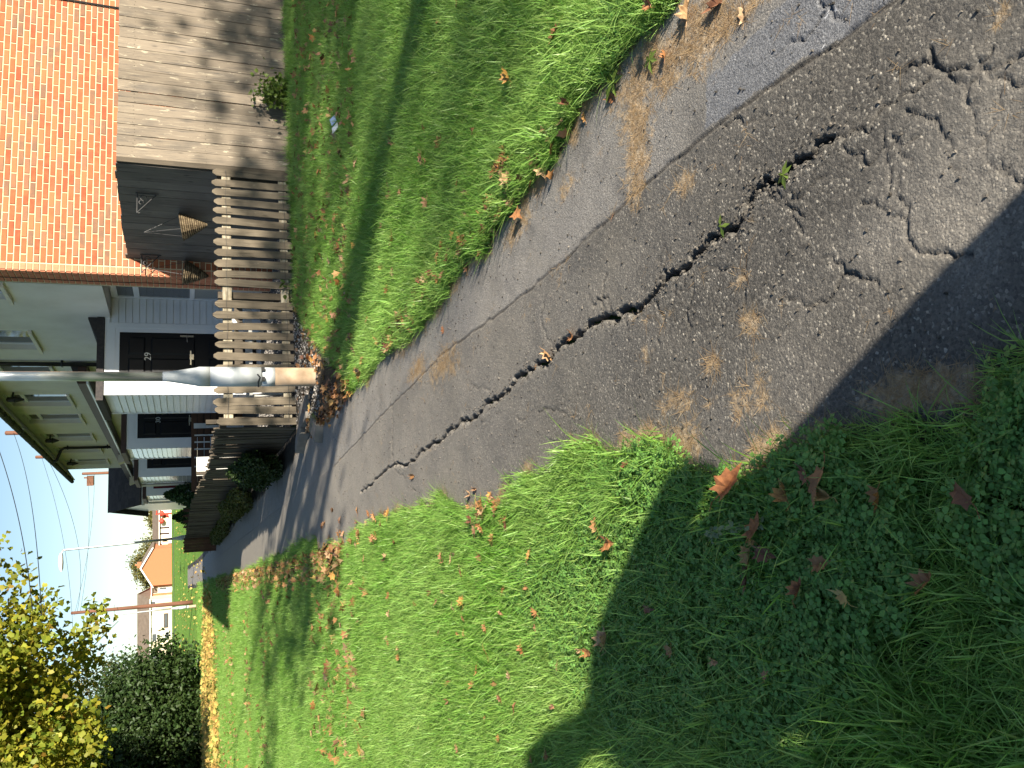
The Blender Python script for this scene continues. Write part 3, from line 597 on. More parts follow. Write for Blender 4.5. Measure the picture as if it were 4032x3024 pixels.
        fm, hm = brick_mesh(.213, .063, .008, '', 's'), brick_mesh(.1, .063, .008, '', 's')
        for n_, zb, hf in rest: addb(hm if hf else fm, (0, n_, zb))
        tag(big_.build('brick_field', 'brick_many', gp), kind='stuff')
        for r in range(62):
            zb = .2 + r * PI_ - .0015
            if 2.0 < zb < 3.7: obj('brick', qm, gp, (0 - og[0], -.098 - og[1], zb - og[2]))
            else:
                pass
        big_ = MB(); pm, ph = brick_mesh(.213, .066, .012, '', 'n'), brick_mesh(.1, .066, .012, '', 'n'); qm2 = brick_mesh(.095, .066, .010, '', 's')
        for r in range(62):
            zb = .2 + r * PI_ - .0015
            if not 2.0 < zb < 3.7: addb(qm2, (0, -.098, zb))
            if r % 2: addb(ph, (0.002, -.004, zb)); addb(pm, (.112, -.004, zb)); addb(ph, (.335, -.004, zb)); 
            else: addb(pm, (.002, -.004, zb)); addb(pm, (.225, -.004, zb))
        tag(big_.build('pier_bricks', 'quoin_brick', gp), kind='stuff')
        q = MB(); pts = [(.27 + .012 * math.sin(z_ * 3), .016, z_) for z_ in np.linspace(.5, 4.7, 30)]; q.tube(pts, .005, 5); q.build('cable', 'cable', h)
        q = MB(); q.tube([(-.022, -4.02, 2.0), (-.022, -4.05, 4.3)], .008, 5); q.tube([(-.022, -4.035, 2.0), (-.022, -4.065, 4.3)], .006, 5); q.build('cable', 'cable', h)
# the low tiled wing at the far end of the terrace
wg = sthing('tiled_wing', 'low wing with dark tiled roof slope at the far end of the terrace', 'building', 19.5, 0)
gzw = gsn(19.5, 0)
box('wall', (19.9, -3, gzw - .2), (24.0, 1.05, 2.80), 'upvc', wg)
q = MB(); q.prism([(19.9, 1.05, 2.80), (24.0, 1.05, 2.80), (21.95, 1.05, 3.75)], (0, -4, 0)); q.build('gable', 'upvc', wg)
q = MB(); q.hexa([(19.45, -3.2, 2.72), (19.45, 1.22, 2.72), (21.95, 1.22, 3.88), (21.95, -3.2, 3.88)], [(19.45, -3.2, 2.80), (19.45, 1.22, 2.80), (21.95, 1.22, 3.96), (21.95, -3.2, 3.96)])
q.hexa([(24.45, -3.2, 2.72), (24.45, 1.22, 2.72), (21.95, 1.22, 3.88), (21.95, -3.2, 3.88)][::-1], [(24.45, -3.2, 2.80), (24.45, 1.22, 2.80), (21.95, 1.22, 3.96), (21.95, -3.2, 3.96)][::-1]); rf = q.build('roof', 'dark_fascia', wg)
q = MB(); q.box((-.0, 0, 0), (.02, .30, .33)); tm = q.mesh('tile', 'roof_tile'); og = ORG[rf.name]; al = math.atan2(1.16, 2.5)
for i in range(9):
    for j in range(15):
        t = i / 9; obj('tile', tm, rf, (19.43 + 2.5 * t - og[0], -3.2 + .295 * j - og[1], 2.80 + 1.16 * t + .006 - og[2]), (0, math.pi / 2 - al - .05, 0))
q = MB(); q.tube([(19.42, -3.2, 2.72), (19.42, 1.25, 2.70)], .05, 8); q.tube([(19.42, 1.1, 2.7), (19.5, .95, 2.5), (19.55, .9, .6)], .035, 8); q.build('gutter', 'sill', wg)

# ------------------------------------------------------------------ fences
def board_mesh(w, h, t, point=0, seed=0, m='board_wood', worn=False):
    """upright board in (x thickness, y width, z height); face at x = 0 looks to -x"""
    r = random.Random(seed); q = MB(); lv = [0, .25, .5, .75, 1]; vs = []
    for u in lv:
        b = r.uniform(-.004, .004); e = r.uniform(-.0025, .0025)
        zt = u * (h - point)
        vs += [(b, e, zt), (b, w + e, zt), (b + t, w + e, zt), (b + t, e, zt)]
    fs = [(3, 2, 1, 0)]
    for i in range(4):
        o = 4 * i
        for j in range(4): fs.append((o + j, o + (j + 1) % 4, o + 4 + (j + 1) % 4, o + 4 + j))
    o = 16
    if point:
        k = len(vs); cut = w * .18
        vs += [(b, w / 2 - cut, h - r.uniform(0, .006)), (b, w / 2 + cut, h - r.uniform(0, .006)), (b + t, w / 2 + cut, h), (b + t, w / 2 - cut, h)]
        for j in range(4): fs.append((o + j, o + (j + 1) % 4, k + (j + 1) % 4, k + j))
        fs.append((k, k + 1, k + 2, k + 3))
    else: fs.append((o, o + 1, o + 2, o + 3))
    q.add(vs, fs); return q.mesh('board', m)
SEAT = -1.85
bf = sthing('board_fence', 'tall weathered grey board fence with peeling pale paint below brick gable', 'fence', SEAT, -.8)
og = ORG[bf.name]; bms = [board_mesh(.1355, 2.0, .018, 0, i, 'board_wood') for i in range(6)]
n_ = -.775; i = 0
while n_ > -5.6:
    n_ -= .1425; zb = gsn(SEAT, n_) + random.uniform(.0, .02)
    obj('board', bms[i % 6], bf, (SEAT - og[0] + random.uniform(-.004, .004), n_ - og[1], zb - og[2]), (random.uniform(-.003, .003), 0, 0), (1, 1, (2.10 + random.uniform(-.008, .008) - zb) / 2.0)); i += 1
for zz in (.34, 1.12, 1.92): box('rail', (SEAT + .022, -5.6, zz - .04), (SEAT + .075, -.78, zz + .04), 'slat_wood', bf)
nm = MB(); nm.box((-.004, -.004, -.004), (.0, .004, .004)); 
q = MB()
for zz in (.34, 1.12, 1.92):
    nn = -.80
    while nn > -5.5:
        zn = zz + random.uniform(-.015, .015); q.box((SEAT - .005, nn, zn), (SEAT - .001, nn - .005, zn + .005)); nn -= .0475 * random.uniform(.8, 1.2)
tag(q.build('nail_heads', 'slat_wood', bf), kind='stuff')
box('post', (SEAT - .006, -.775, .05), (SEAT + .08, -.715, 2.1), 'slat_wood', bf)
rfn = sthing('side_board_fence', 'shaded dark board fence running back to the brick gable, hanging baskets on it', 'fence', SEAT, -.72)
og = ORG[rfn.name]; p0, p1 = np.array([SEAT + .03, -.70]), np.array([-.03, -.24]); L = np.hypot(*(p1 - p0)); u = (p1 - p0) / L; ang = math.atan2(u[1], u[0])
sbm = [board_mesh(.132, 2.0, .018, 0, 50 + i, 'shade_wood') for i in range(4)]
for i in range(int(L / .138) + 1):
    a = p0 + u * (i * .138); zb = gsn(*a)
    obj('board', sbm[i % 4], rfn, (a[0] - og[0], a[1] - og[1], zb - og[2]), (0, 0, ang - math.pi / 2), (1, 1, (2.12 - .03 * i / 13 + random.uniform(-.015, .015) - zb) / 2.0))
q = MB()
for zz in (.4, 1.9): q.prism([(p0[0], p0[1] - .03, zz), (p1[0], p1[1] - .03, zz), (p1[0], p1[1] - .03, zz + .08), (p0[0], p0[1] - .03, zz + .08)], (.0, -.04, 0))
q.build('rail', 'slat_wood', rfn)
pf = sthing('picket_fence', 'low picket fence with pointed weathered pales facing the grass, one pale missing', 'fence', -1.9, 2.4)
og = ORG[pf.name]; pms = [board_mesh(.088, .93, .018, .045, 100 + i, 'picket_wood') for i in range(6)]
n_ = -.71; i = 0
while n_ < 2.36:
    if abs(n_ - .81) > .06 or n_ > .9:
        zb = .135 + random.uniform(-.01, .015) - (.02 if n_ > .9 else 0)
        obj('pale', pms[i % 6], pf, (-1.9 - og[0] + random.uniform(-.003, .003), n_ - og[1] + random.uniform(-.006, .006), zb - og[2]), (random.uniform(-.022, .022), random.uniform(-.015, .015), 0), (1, random.uniform(.90, 1.06), (1.05 + random.uniform(-.022, .018) - zb) / .93))
    n_ += .1275; i += 1
box('rail', (-1.878, -.72, .85), (-1.83, 2.40, .95), 'rail_wood', pf); box('rail', (-1.878, -.72, .20), (-1.83, 2.40, .29), 'rail_wood', pf)
for n_ in (-.62, .86, 2.36): box('post', (-1.828, n_ - .04, .05), (-1.75, n_ + .04, 1.0), 'slat_wood', pf)
for zz in (.905, .235):
    q = MB(); q.tube([(-1.908 + .006 * math.sin(9 * t), t, zz + .006 * math.sin(14 * t)) for t in np.linspace(-.7, 2.4, 60)], .0022, 4); q.build('wire', 'wire_black', pf)
# the run along the path
sf = sthing('slat_fence', 'long shaded garden fence of narrow upright slats running beside the footpath', 'fence', -1.8, 2.45)
og = ORG[sf.name]; sms = [board_mesh(.086, .95, .018, .035, 200 + i, 'slat_wood') for i in range(6)]; fms = [board_mesh(.104, .95, .016, 0, 230 + i, 'slat_wood') for i in range(6)]
s_ = -1.79; i = 0
while s_ < 19.4:
    zb = gsn(s_, 2.45) + .03; tight = s_ > 2.6; top = np.interp(s_, [-1.8, 1, 2.7, 6.8, 14, 20], [1.05, 1.05, 1.11, 1.24, 1.30, 1.39]) + random.uniform(-.02, .02)
    if not 2.75 < s_ < 2.95:
        obj('slat', (fms if tight else sms)[i % 6], sf, (s_ - og[0], 2.455 - og[1] + (random.uniform(-.012, .012)), zb - og[2]), (random.uniform(-.015, .015) * 0, random.uniform(-.02, .02), math.pi * 1.5 + (random.uniform(-.03, .03))), (1, 1, (top - zb) / .95))
    s_ += .102 if tight else .094; i += 1
for s0 in (-1.8, 2.7, 7.2, 11.7, 16.2):
    e = min(s0 + 4.4, 19.4); zt = gsn(s0, 2.45)
    for zz in (.25, .8): box('rail', (s0, 2.39, zt + zz), (e, 2.43, zt + zz + .08), 'slat_wood', sf)
    box('post', (s0 + .0, 2.34, zt - .1), (s0 + .09, 2.388, zt + 1.02), 'slat_wood', sf)
ep = sthing('end_panel', 'red-brown fence panel closing the far end of the slat fence', 'fence panel', 19.6, 2.7)
og = ORG[ep.name]; em = board_mesh(.098, 1.0, .02, .03, 300, 'brown_paint')
for i in range(5): obj('board', em, ep, (19.55 - og[0], 2.44 + i * .1 - og[1], 0), (0, 0, 0), (1, 1, 1.05 + .02 * (i % 2)))
box('rail', (19.575, 2.44, gsn(19.6, 2.7) + .3), (19.61, 2.94, gsn(19.6, 2.7) + .38), 'brown_paint', ep)
dp = sthing('dark_picket_fence', 'dark brown picket fence with sharp points, far end of the gardens', 'fence', 19.0, 1.2)
og = ORG[dp.name]; dm_ = board_mesh(.11, 1.08, .02, .16, 310, 'brown_paint')
for i in range(11): obj('pale', dm_, dp, (19.0 - og[0], .15 + i * .19 - og[1], 0), (0, 0, 0), (1, 1, random.uniform(.97, 1.03)))
box('rail', (19.022, .1, gsn(19, 1) + .3), (19.06, 2.3, gsn(19, 1) + .38), 'brown_paint', dp); box('rail', (19.022, .1, gsn(19, 1) + .75), (19.06, 2.3, gsn(19, 1) + .83), 'brown_paint', dp)
gd = sthing('garden_rail_fence', 'brown board garden divider with white posts below the door numbered 30', 'fence', 6.0, 1.6)
zt = gsn(6, 1.5)
for i in range(8): box('board', (6.02, .55, zt + .05 + i * .125), (6.045, 2.3, zt + .16 + i * .125), 'brown_paint', gd)
box('top_rail', (5.99, .55, 1.03), (6.018, 2.3, 1.13), 'brown_paint', gd)
for n0, wd, zz in ((.94, .10, 1.2), (1.17, .025, 1.19), (1.31, .025, 1.19), (1.45, .025, 1.19), (1.62, .025, 1.19), (1.8, .025, 1.19)): box('post', (5.955, n0, zt), (5.987, n0 + wd, zz), 'white_wood', gd)
g2 = sthing('garden_gate', 'small brown garden gate in a pale timber frame behind the slat fence', 'gate', 12.0, 1.0)
zt = gsn(12, 1)
for i in range(6): box('board', (12.01, .73 + i * .1, zt + .1), (12.03, .825 + i * .1, 1.04), 'brown_paint', g2)
for n0 in (.66, 1.34): box('frame', (11.98, n0, zt), (12.009, n0 + .07, 1.1), 'pale_wood', g2)
box('frame', (11.98, .731, 1.035), (12.009, 1.339, 1.1), 'pale_wood', g2)
wb = sthing('highlight_board', 'white board added for the sunlit highlight behind the slat fence top', 'board', 3.4, 2.15)
box('panel', (3.4, 2.0, gsn(3.4, 2.1)), (3.43, 2.32, 1.18), 'white_wood', wb); box('post', (3.432, 2.14, gsn(3.4, 2.1)), (3.47, 2.2, 1.15), 'white_wood', wb)  # white board put in for the blown highlights above the slat fence
jk = sthing('broken_bench_frame', 'white painted broken timber frame lying behind the picket fence', 'timber frame', -1.3, 1.4)
zt = gsn(-1.3, 1.4)
box('rail', (-1.32, .72, zt + .46), (-1.28, 2.0, zt + .54), 'white_wood', jk)
for a, b, c_ in (((-1.27, .75, zt + .03), (-1.2, 1.25, zt + .46), .03), ((-1.25, 1.3, zt + .45), (-1.15, .9, zt + .72), .03), ((-1.2, 1.9, zt + .03), (-1.26, 1.95, zt + .46), .028), ((-1.24, 1.62, zt + .03), (-1.24, 1.6, zt + .7), .03)):
    q = MB(); q.tube([a, b], c_, 4); q.build('brace', 'white_wood', jk)
box('plank', (-1.18, .8, zt + .56), (-1.15, 1.9, zt + .66), 'slat_wood', jk)

# ------------------------------------------------------------------ street lamps, poles and wires
def lamp_parts(t, h, arm=1):
    q = MB(); q.lathe([(.094, -.15), (.094, .02), (.093, .40)], k=28); q.build('base', 'rust_paint', t, True)
    q = MB(); q.lathe([(.094, .401), (.094, .52)], k=28); q.lathe([(.096, .53), (.096, 1.0)], k=28); q.build('door_section', 'grey_paint', t, True)
    q = MB(); q.lathe([(.0965, 1.001), (.096, 1.10), (.088, 1.125), (.05, 1.36), (.046, 1.42)], k=28); q.build('shoulder', 'grey_paint', t, True)
    q = MB(); q.lathe([(.045, 1.42), (.044, 2.5), (.040, h - .1), (.036, h)], k=20); q.build('shaft', 'steel', t, True)
    q = MB(); q.tube([(.0, -.10, .57), (-.03, -.095, .545), (-.07, -.072, .56), (-.10, 0, .555)], .008, 6); q.box((.03, -.115, .50), (.07, -.085, .53)); q.box((-.07, -.115, .50), (-.03, -.085, .53)); q.build('clamp', 'black_pipe', t)
    q = MB(); ang = [i * 2 * math.pi / 14 for i in range(14)]
    q.tube([(-.02, 0, h - .03), (-.12, 0, h + .02)], .028, 8)
    rings = []
    for x, wd, zt, zb in ((-.1, .05, .05, -.03), (-.2, .12, .09, -.05), (-.45, .145, .11, -.06), (-.65, .12, .09, -.045), (-.75, .05, .04, -.01)):
        rings.append([(x, wd * math.cos(a), h + .02 + (zt if math.sin(a) > 0 else -zb) * math.sin(a)) for a in ang])
    vs = [p_ for r in rings for p_ in r]; k = 14; fs = [(i * k + j, i * k + (j + 1) % k, (i + 1) * k + (j + 1) % k, (i + 1) * k + j) for i in range(4) for j in range(k)] + [tuple(range(k)), tuple(range(4 * k, 5 * k))[::-1]]
    q.add(vs, fs); q.build('lantern', 'white_plastic', t, True)
l1 = thing('street_lamp', 'near grey street lamp column with tan painted foot on the bare soil by the path', 'street lamp', (.07, 8.5, float(gz(8.5)) + .03), R(15), 'street lamps'); lamp_parts(l1, 5.4)
l2 = thing('street_lamp', 'street lamp with white lantern behind the far end of the slat fence', 'street lamp', (-5.85, 34.2, float(gz(34.2))), R(10), 'street lamps'); lamp_parts(l2, 5.15); l2.rotation_euler = (R(0), R(-2.5), R(10))
l3 = thing('street_lamp', 'slim white street lamp standing in the field beside the brown telegraph pole', 'street lamp', (-13.9, 55.5, float(gz(55.5))), R(60), 'street lamps'); lamp_parts(l3, 5.4); l3.rotation_euler = (0, R(-1.5), R(60))
POLES = {}
def pole(name, label, x, y, ztop, extra=None):
    z0 = float(gz(y)); t = thing('telegraph_pole', label, 'telegraph pole', (x, y, z0), 0, 'telegraph poles'); h = ztop - z0
    q = MB(); q.lathe([(.15, -.1), (.14, 1), (.12, h * .6), (.10, h)], k=12); q.build('shaft', 'pole_wood', t, True)
    q = MB(); q.box((-.6, -.05, h - .45), (.6, .05, h - .35)) if extra == 'arm' else q.lathe([(.11, h), (.06, h + .05)], k=10); q.build('bracket' if extra == 'arm' else 'cap', 'pole_wood', t)
    if extra == 'box':
        q = MB(); q.box((-.9, -.3, h - .75), (-.2, .3, h - .30)); q.box((-.35, -.2, h - .29), (-.25, -.1, h - .1)); q.build('transformer', 'pole_wood', t)
    for zz in (h * .72, h * .66): q = MB(); q.tube([(-.3, 0, zz), (.3, 0, zz)], .02, 5); q.build('step', 'steel', t)
    POLES[name] = Vector((x, y, ztop - .3))
pole('L', 'brown telegraph pole in the field at left, with climbing steps', -14.75, 60, HC + .1139 * 60)
pole('T', 'telegraph pole with grey transformer box above the tiled wing roof', -.0967 * 70, 70, HC + .1034 * 70, 'box')
pole('A', 'telegraph pole top showing over the mossy gutter, nearer the lamp', -.0513 * 45, 45, HC + .1748 * 45)
pole('B', 'telegraph pole top showing over the gutter end, farther from the lamp', -.0774 * 60, 60, HC + .1473 * 60)
def wire(a, b, sag, label):
    a, b = Vector(a), Vector(b); mid = (a + b) / 2; q = MB(); pts = [a.lerp(b, t) - Vector((0, 0, sag * 4 * t * (1 - t))) - a for t in np.linspace(0, 1, 24)]
    q.tube(pts, .010, 5); o = q.build('overhead_wire', 'cable'); o.location = a; tag(o, label, 'wire', 'overhead wires')
wire(POLES['A'], at(90, 1330, 20), .2, 'overhead wire from the near pole top down into the yellow tree, second from top')
wire(at(-20, 925, 26), at(70, 1320, 21), .15, 'highest overhead wire crossing the upper sky corner')
wire(POLES['B'], at(158, 1390, 52), .4, 'overhead wire from the farther pole top toward the yellow tree')
wire(POLES['A'] + Vector((0, 0, -.8)), POLES['L'], .9, 'overhead wire running past the lantern to the brown field pole')
wire(POLES['T'], POLES['L'] + Vector((.1, 0, -.2)), .3, 'lower level overhead wire from the transformer pole to the brown pole')
wire(POLES['T'] + Vector((0, 0, -.5)), at(160, 1330, 62), .3, 'thin overhead wire rising from the transformer pole toward the tree')

# ------------------------------------------------------------------ trees and bushes
LEAFSHAPES = {
 'maple': ([(0, 0), (.22, .10), (.50, .08), (.34, .34), (.42, .62), (.16, .60), (0, 1.0), (-.16, .60), (-.42, .62), (-.34, .34), (-.50, .08), (-.22, .10)], [(0, 1, 2, 3), (0, 3, 4, 5), (0, 5, 6, 7), (0, 7, 8, 9), (0, 9, 10, 11)]),
 'lobed': ([(0, 0), (.5, .12), (.30, .42), (.36, .72), (0, 1.0), (-.36, .72), (-.30, .42), (-.5, .12)], [(0, 1, 2, 3), (0, 3, 4, 5), (0, 5, 6, 7)]),
 'oval': ([(0, 0), (.28, .35), (.22, .75), (0, 1.0), (-.22, .75), (-.28, .35)], [(0, 1, 2, 3), (0, 3, 4, 5)])}
def leaf_cloud(name, C, size, shape, m, rg, jit=.25, up=.5, droop=0):
    """leaves at the points C, each a small folded blade, joined into one crown"""
    C = np.asarray(C); N = len(C); P, Fc = LEAFSHAPES[shape]; P = np.array(P); k = len(P)
    nrm = rg.normal(size=(N, 3)); nrm[:, 2] += up; nrm /= np.linalg.norm(nrm, axis=1)[:, None]
    t = rg.normal(size=(N, 3)); t[:, 2] -= droop; t -= nrm * (t * nrm).sum(1)[:, None]; t /= np.linalg.norm(t, axis=1)[:, None]; b = np.cross(nrm, t)
    sz = size * rg.uniform(1 - jit, 1 + jit, N)
    fold = np.abs(P[:, 0]) * .35 - .15 * P[:, 1] ** 2
    V = C[:, None, :] + sz[:, None, None] * (b[:, None, :] * P[None, :, 0, None] + t[:, None, :] * P[None, :, 1, None] + nrm[:, None, :] * fold[None, :, None])
    F = (np.arange(N)[:, None, None] * k + np.array(Fc)[None]).reshape(-1, 4)
    return npmesh(name, V.reshape(-1, 3), F, m)
def tree(name, label, cat, base, height, crown_r, crown_c, m, leafsize, nclus, per, rg, shape='oval', trunk_r=.2, clus_r=.45, group=None, limbs=9, squash=.8, up=.5, sparse=0, droop=0, low=.25):
    t = thing(name, label, cat, base, 0, group); q = MB(); cc = np.array(crown_c)
    fork = np.array([0, 0, height * low]); q.tube([(0, 0, -.2), (.03, 0, fork[2] * .5), tuple(fork)], [trunk_r * 1.25, trunk_r, trunk_r * .85], 10)
    ends = []
    for i in range(limbs):
        a = 2 * math.pi * i / limbs + rg.uniform(-.3, .3); el = rg.uniform(.15, 1.2)
        d = np.array([math.cos(a) * math.cos(el), math.sin(a) * math.cos(el), math.sin(el)]); tip = cc + d * crown_r * np.array([.75, .75, .75 * squash])
        mid = fork * .5 + tip * .5 + rg.normal(size=3) * crown_r * .07
        q.tube([tuple(fork), tuple(mid), tuple(tip)], [trunk_r * .5, trunk_r * .28, trunk_r * .06], 6)
        for _ in range(5):
            u_ = rg.uniform(.35, .95); st = mid + (tip - mid) * (u_ * 2 - 1 if u_ > .5 else 0); e = st + rg.normal(size=3) * crown_r * .33; q.tube([tuple(st), tuple((st + e) / 2 + rg.normal(size=3) * .05), tuple(e)], [trunk_r * .14, trunk_r * .08, trunk_r * .03], 5); ends.append(e)
    q.build('trunk', 'bark', t, True)
    d = rg.normal(size=(nclus, 3)); d /= np.linalg.norm(d, axis=1)[:, None]; rr = rg.uniform(.25 if sparse == 0 else .45, 1.0, nclus) ** .5
    lump = 1 + .26 * np.sin(d[:, 0] * 4.1 + 1) * np.sin(d[:, 1] * 3.7 + d[:, 2] * 3) + .20 * np.sin(d[:, 0] * 9.3 + 2) * np.sin(d[:, 2] * 8.1 + d[:, 1] * 7) + .05 * rg.normal(size=nclus)
    cl = cc + d * (rr * lump)[:, None] * crown_r * np.array([1, 1, squash]); cl = cl[cl[:, 2] > cc[2] - crown_r * squash * .95]
    C = np.repeat(cl, per, 0) + rg.normal(size=(len(cl) * per, 3)) * clus_r * np.array([1, 1, .7])
    C[:, 2] = np.maximum(C[:, 2], .03)
    obj('crown', leaf_cloud('crown', C, leafsize, shape, m, rg, up=up, droop=droop), t); return t
G = np.random.default_rng
tree('sycamore_tree', 'large sycamore turning yellow, hanging into the picture over the leaf litter', 'tree', (-13.4, 26.5, float(gz(26.5))), 12, 5.7, (1.8, -.8, 8.5), 'sycamore_leaf', .165, 3200, 42, G(11), 'lobed', .32, .30, limbs=14, squash=.95, up=.35, droop=.6, low=.18)
tree('hawthorn_bush', 'big dark green bush in shade at the edge of the leaf litter, right hand one', 'bush', (-17.0, 46, float(gz(46))), 5, 3.0, (0, 0, 2.5), 'dark_leaf', .20, 1100, 44, G(12), 'oval', .14, .36, 'dark bushes', 8, .95, low=.08)
tree('hawthorn_bush', 'big dark green bush in shade at the edge of the leaf litter, middle one', 'bush', (-20.3, 45.2, float(gz(45.2))), 6.3, 3.9, (0, 0, 3.0), 'dark_leaf', .20, 1400, 44, G(13), 'oval', .16, .4, 'dark bushes', 9, .95, low=.08)
tree('hawthorn_bush', 'big dark green bush in shade at the edge of the leaf litter, left hand one', 'bush', (-25.5, 46.5, float(gz(46.5))), 7.5, 4.8, (0, 0, 3.9), 'dark_leaf', .21, 1300, 42, G(14), 'oval', .16, .45, 'dark bushes', 9, .95, low=.08)
tree('rowan_tree', 'thin airy tree with reddish tips above the dark bushes', 'tree', (-17.6, 49, float(gz(49))), 8, 3.0, (0, 0, 5.9), 'far_leaf', .13, 380, 24, G(15), 'oval', .12, .35, None, 9, 1.0, low=.3)
# off-frame trees behind the viewpoint whose shade falls over the grass and the board fence
def tosky(x, y, z, d): return (x + tosun.x * d, y + tosun.y * d, z + tosun.z * d)
shade = []
def shade_tree(label, x, y, h, r, seed, n=300, sq=.8):
    tree('roadside_tree', label, 'tree', (x, y, float(gz(y))), h, r, (0, 0, h * .62), 'shrub_leaf', .17, n, 30, G(seed), 'maple', .2, .32, 'trees behind the viewpoint', 11, sq, sparse=1, low=.3)
shade_tree('off-frame tree behind the viewpoint, nearest the path', 6.4, -1.2, 9.8, 2.3, 61, 26)
shade_tree('off-frame tree behind the viewpoint, middle of the row', 21.0, -16.6, 16.6, 3.3, 62, 130)
shade_tree('off-frame tree behind the viewpoint, farthest right', 15.2, -4.9, 10.8, 2.9, 63, 66, .48)
# shrubs at the slat fence
def shrub(label, s, n, rs, rn, h, m, size, N, seed, cat='shrub', name='garden_shrub', shape='oval'):
    rg = G(seed); t = sthing(name, label, cat, s, n); d = rg.normal(size=(N, 3)); d /= np.linalg.norm(d, axis=1)[:, None]; rr = rg.uniform(.15, 1, N) ** .45
    lump = 1 + .25 * np.sin(d[:, 0] * 5) * np.sin(d[:, 2] * 4 + d[:, 1] * 3)
    C = d * (rr * lump)[:, None] * np.array([rs, rn, h * .55]); C[:, 2] = np.maximum(C[:, 2] + h * .5, .02)
    q = MB()
    for i in range(7): a = rg.uniform(-1, 1, 2); q.tube([(a[0] * .05, a[1] * .04, -.03), (a[0] * rs * .5, a[1] * rn * .5, h * .5), (a[0] * rs * .8, a[1] * rn * .7, h * .85)], [.012, .008, .004], 5)
    o = obj('stem', q.mesh('stem', 'bark'), t); obj('foliage', leaf_cloud('foliage', C, size, shape, m, rg), t); return t
shrub('dark straggly shrub pushing through the slat fence onto the path', .25, 2.68, 1.0, .20, .62, 'dark_leaf', .045, 9000, 21)
shrub('low dark weedy shrub farther along the foot of the slat fence', 5.6, 2.68, 2.6, .2, .5, 'shrub_leaf', .05, 8000, 22)
shrub('low ragged weeds at the far foot of the slat fence', 14.0, 2.68, 5.0, .2, .33, 'shrub_leaf', .06, 7000, 23)
def conifer(label, s, n, r, h, seed):
    rg = G(seed); t = sthing('conifer', label, 'conifer', s, n); N = 5000; zz = rg.uniform(0, 1, N) ** 1.4; a = rg.uniform(0, 2 * math.pi, N); rr = r * (1 - zz) * rg.uniform(.4, 1.05, N) + .03
    C = np.stack([np.cos(a) * rr, np.sin(a) * rr, zz * h + .03], 1); q = MB(); q.lathe([(.05, -.05), (.03, h * .5), (.006, h * .97)], k=7); q.build('trunk', 'bark', t) if 0 else obj('trunk', q.mesh('trunk', 'bark'), t)
    obj('crown', leaf_cloud('crown', C, .075, 'oval', 'conifer_leaf', rg, droop=-.5), t)
conifer('green garden conifer beside the burgundy door', 13.6, 1.55, .85, 1.55, 31); conifer('small dark conifer at the far end of the gardens', 20.9, 1.6, .9, 1.35, 32)
# ivy clump and sprigs
rg = G(41); t = thing('ivy_plant', 'leafy ivy clump growing at the foot of the tall board fence', 'plant', (3.62, 10.66, float(gz(10.6)) + .01), R(10))
C = np.stack([rg.normal(0, .11, 420), rg.normal(-.04, .05, 420), np.abs(rg.normal(.17, .12, 420))], 1); q = MB()
for i in range(6): q.tube([(rg.uniform(-.05, .05), 0, -.03), (rg.uniform(-.12, .12), -.04, .16), (rg.uniform(-.2, .2), -.03, .34)], [.006, .005, .003], 5)
obj('stem', q.mesh('stem', 'bark'), t); obj('foliage', leaf_cloud('foliage', C, .055, 'maple', 'ivy_leaf', rg, up=-.2), t)
t = sthing('weed_sprig', 'weed with three pale green leaves against the picket fence gap', 'plant', -1.96, .78); q = MB(); q.tube([(0, 0, -.02), (-.01, -.02, .12), (-.02, .02, .2)], .003, 5); obj('stem', q.mesh('stem', 'ivy_leaf'), t)
obj('foliage', leaf_cloud('foliage', [(-.02, -.05, .13), (-.02, .0, .16), (-.02, .1, .14), (-.02, -.09, .18)], .085, 'oval', 'ivy_leaf', G(42), up=0), t)
# brackets and wicker baskets on the shaded fence
def on_return(s): return p0r + ur * ((s - p0r[0]) / ur[0])
p0r, p1r = np.array([SEAT + .03, -.70]), np.array([-.03, -.24]); ur = (p1r - p0r) / np.hypot(*(p1r - p0r))
def bracket(label, s, z):
    b = on_return(s); t = sthing('basket_bracket', label, 'bracket', b[0], b[1], z, 'basket brackets'); q = MB(); x, n, zz = 0, .012, 0
    q.tube([(x, n, .02), (x, n, -.24)], .007, 5); q.tube([(x, n, 0), (x, n + .26, 0)], .007, 5); q.tube([(x, n, -.22), (x, n + .25, -.005)], .006, 5)
    obj('frame', q.mesh('frame', 'wire_black'), t); q = MB()
    for c_, r_ in (((.07, -.07), .035), ((.13, -.045), .025)): q.tube([(0, c_[0] + r_ * math.cos(a), c_[1] + r_ * math.sin(a)) for a in np.linspace(0, 5.2, 12)], .004, 4)
    q.tube([(0, .26, 0), (0, .275, -.02), (0, .26, -.035)], .005, 4); obj('scroll', q.mesh('scroll', 'wire_black'), t)
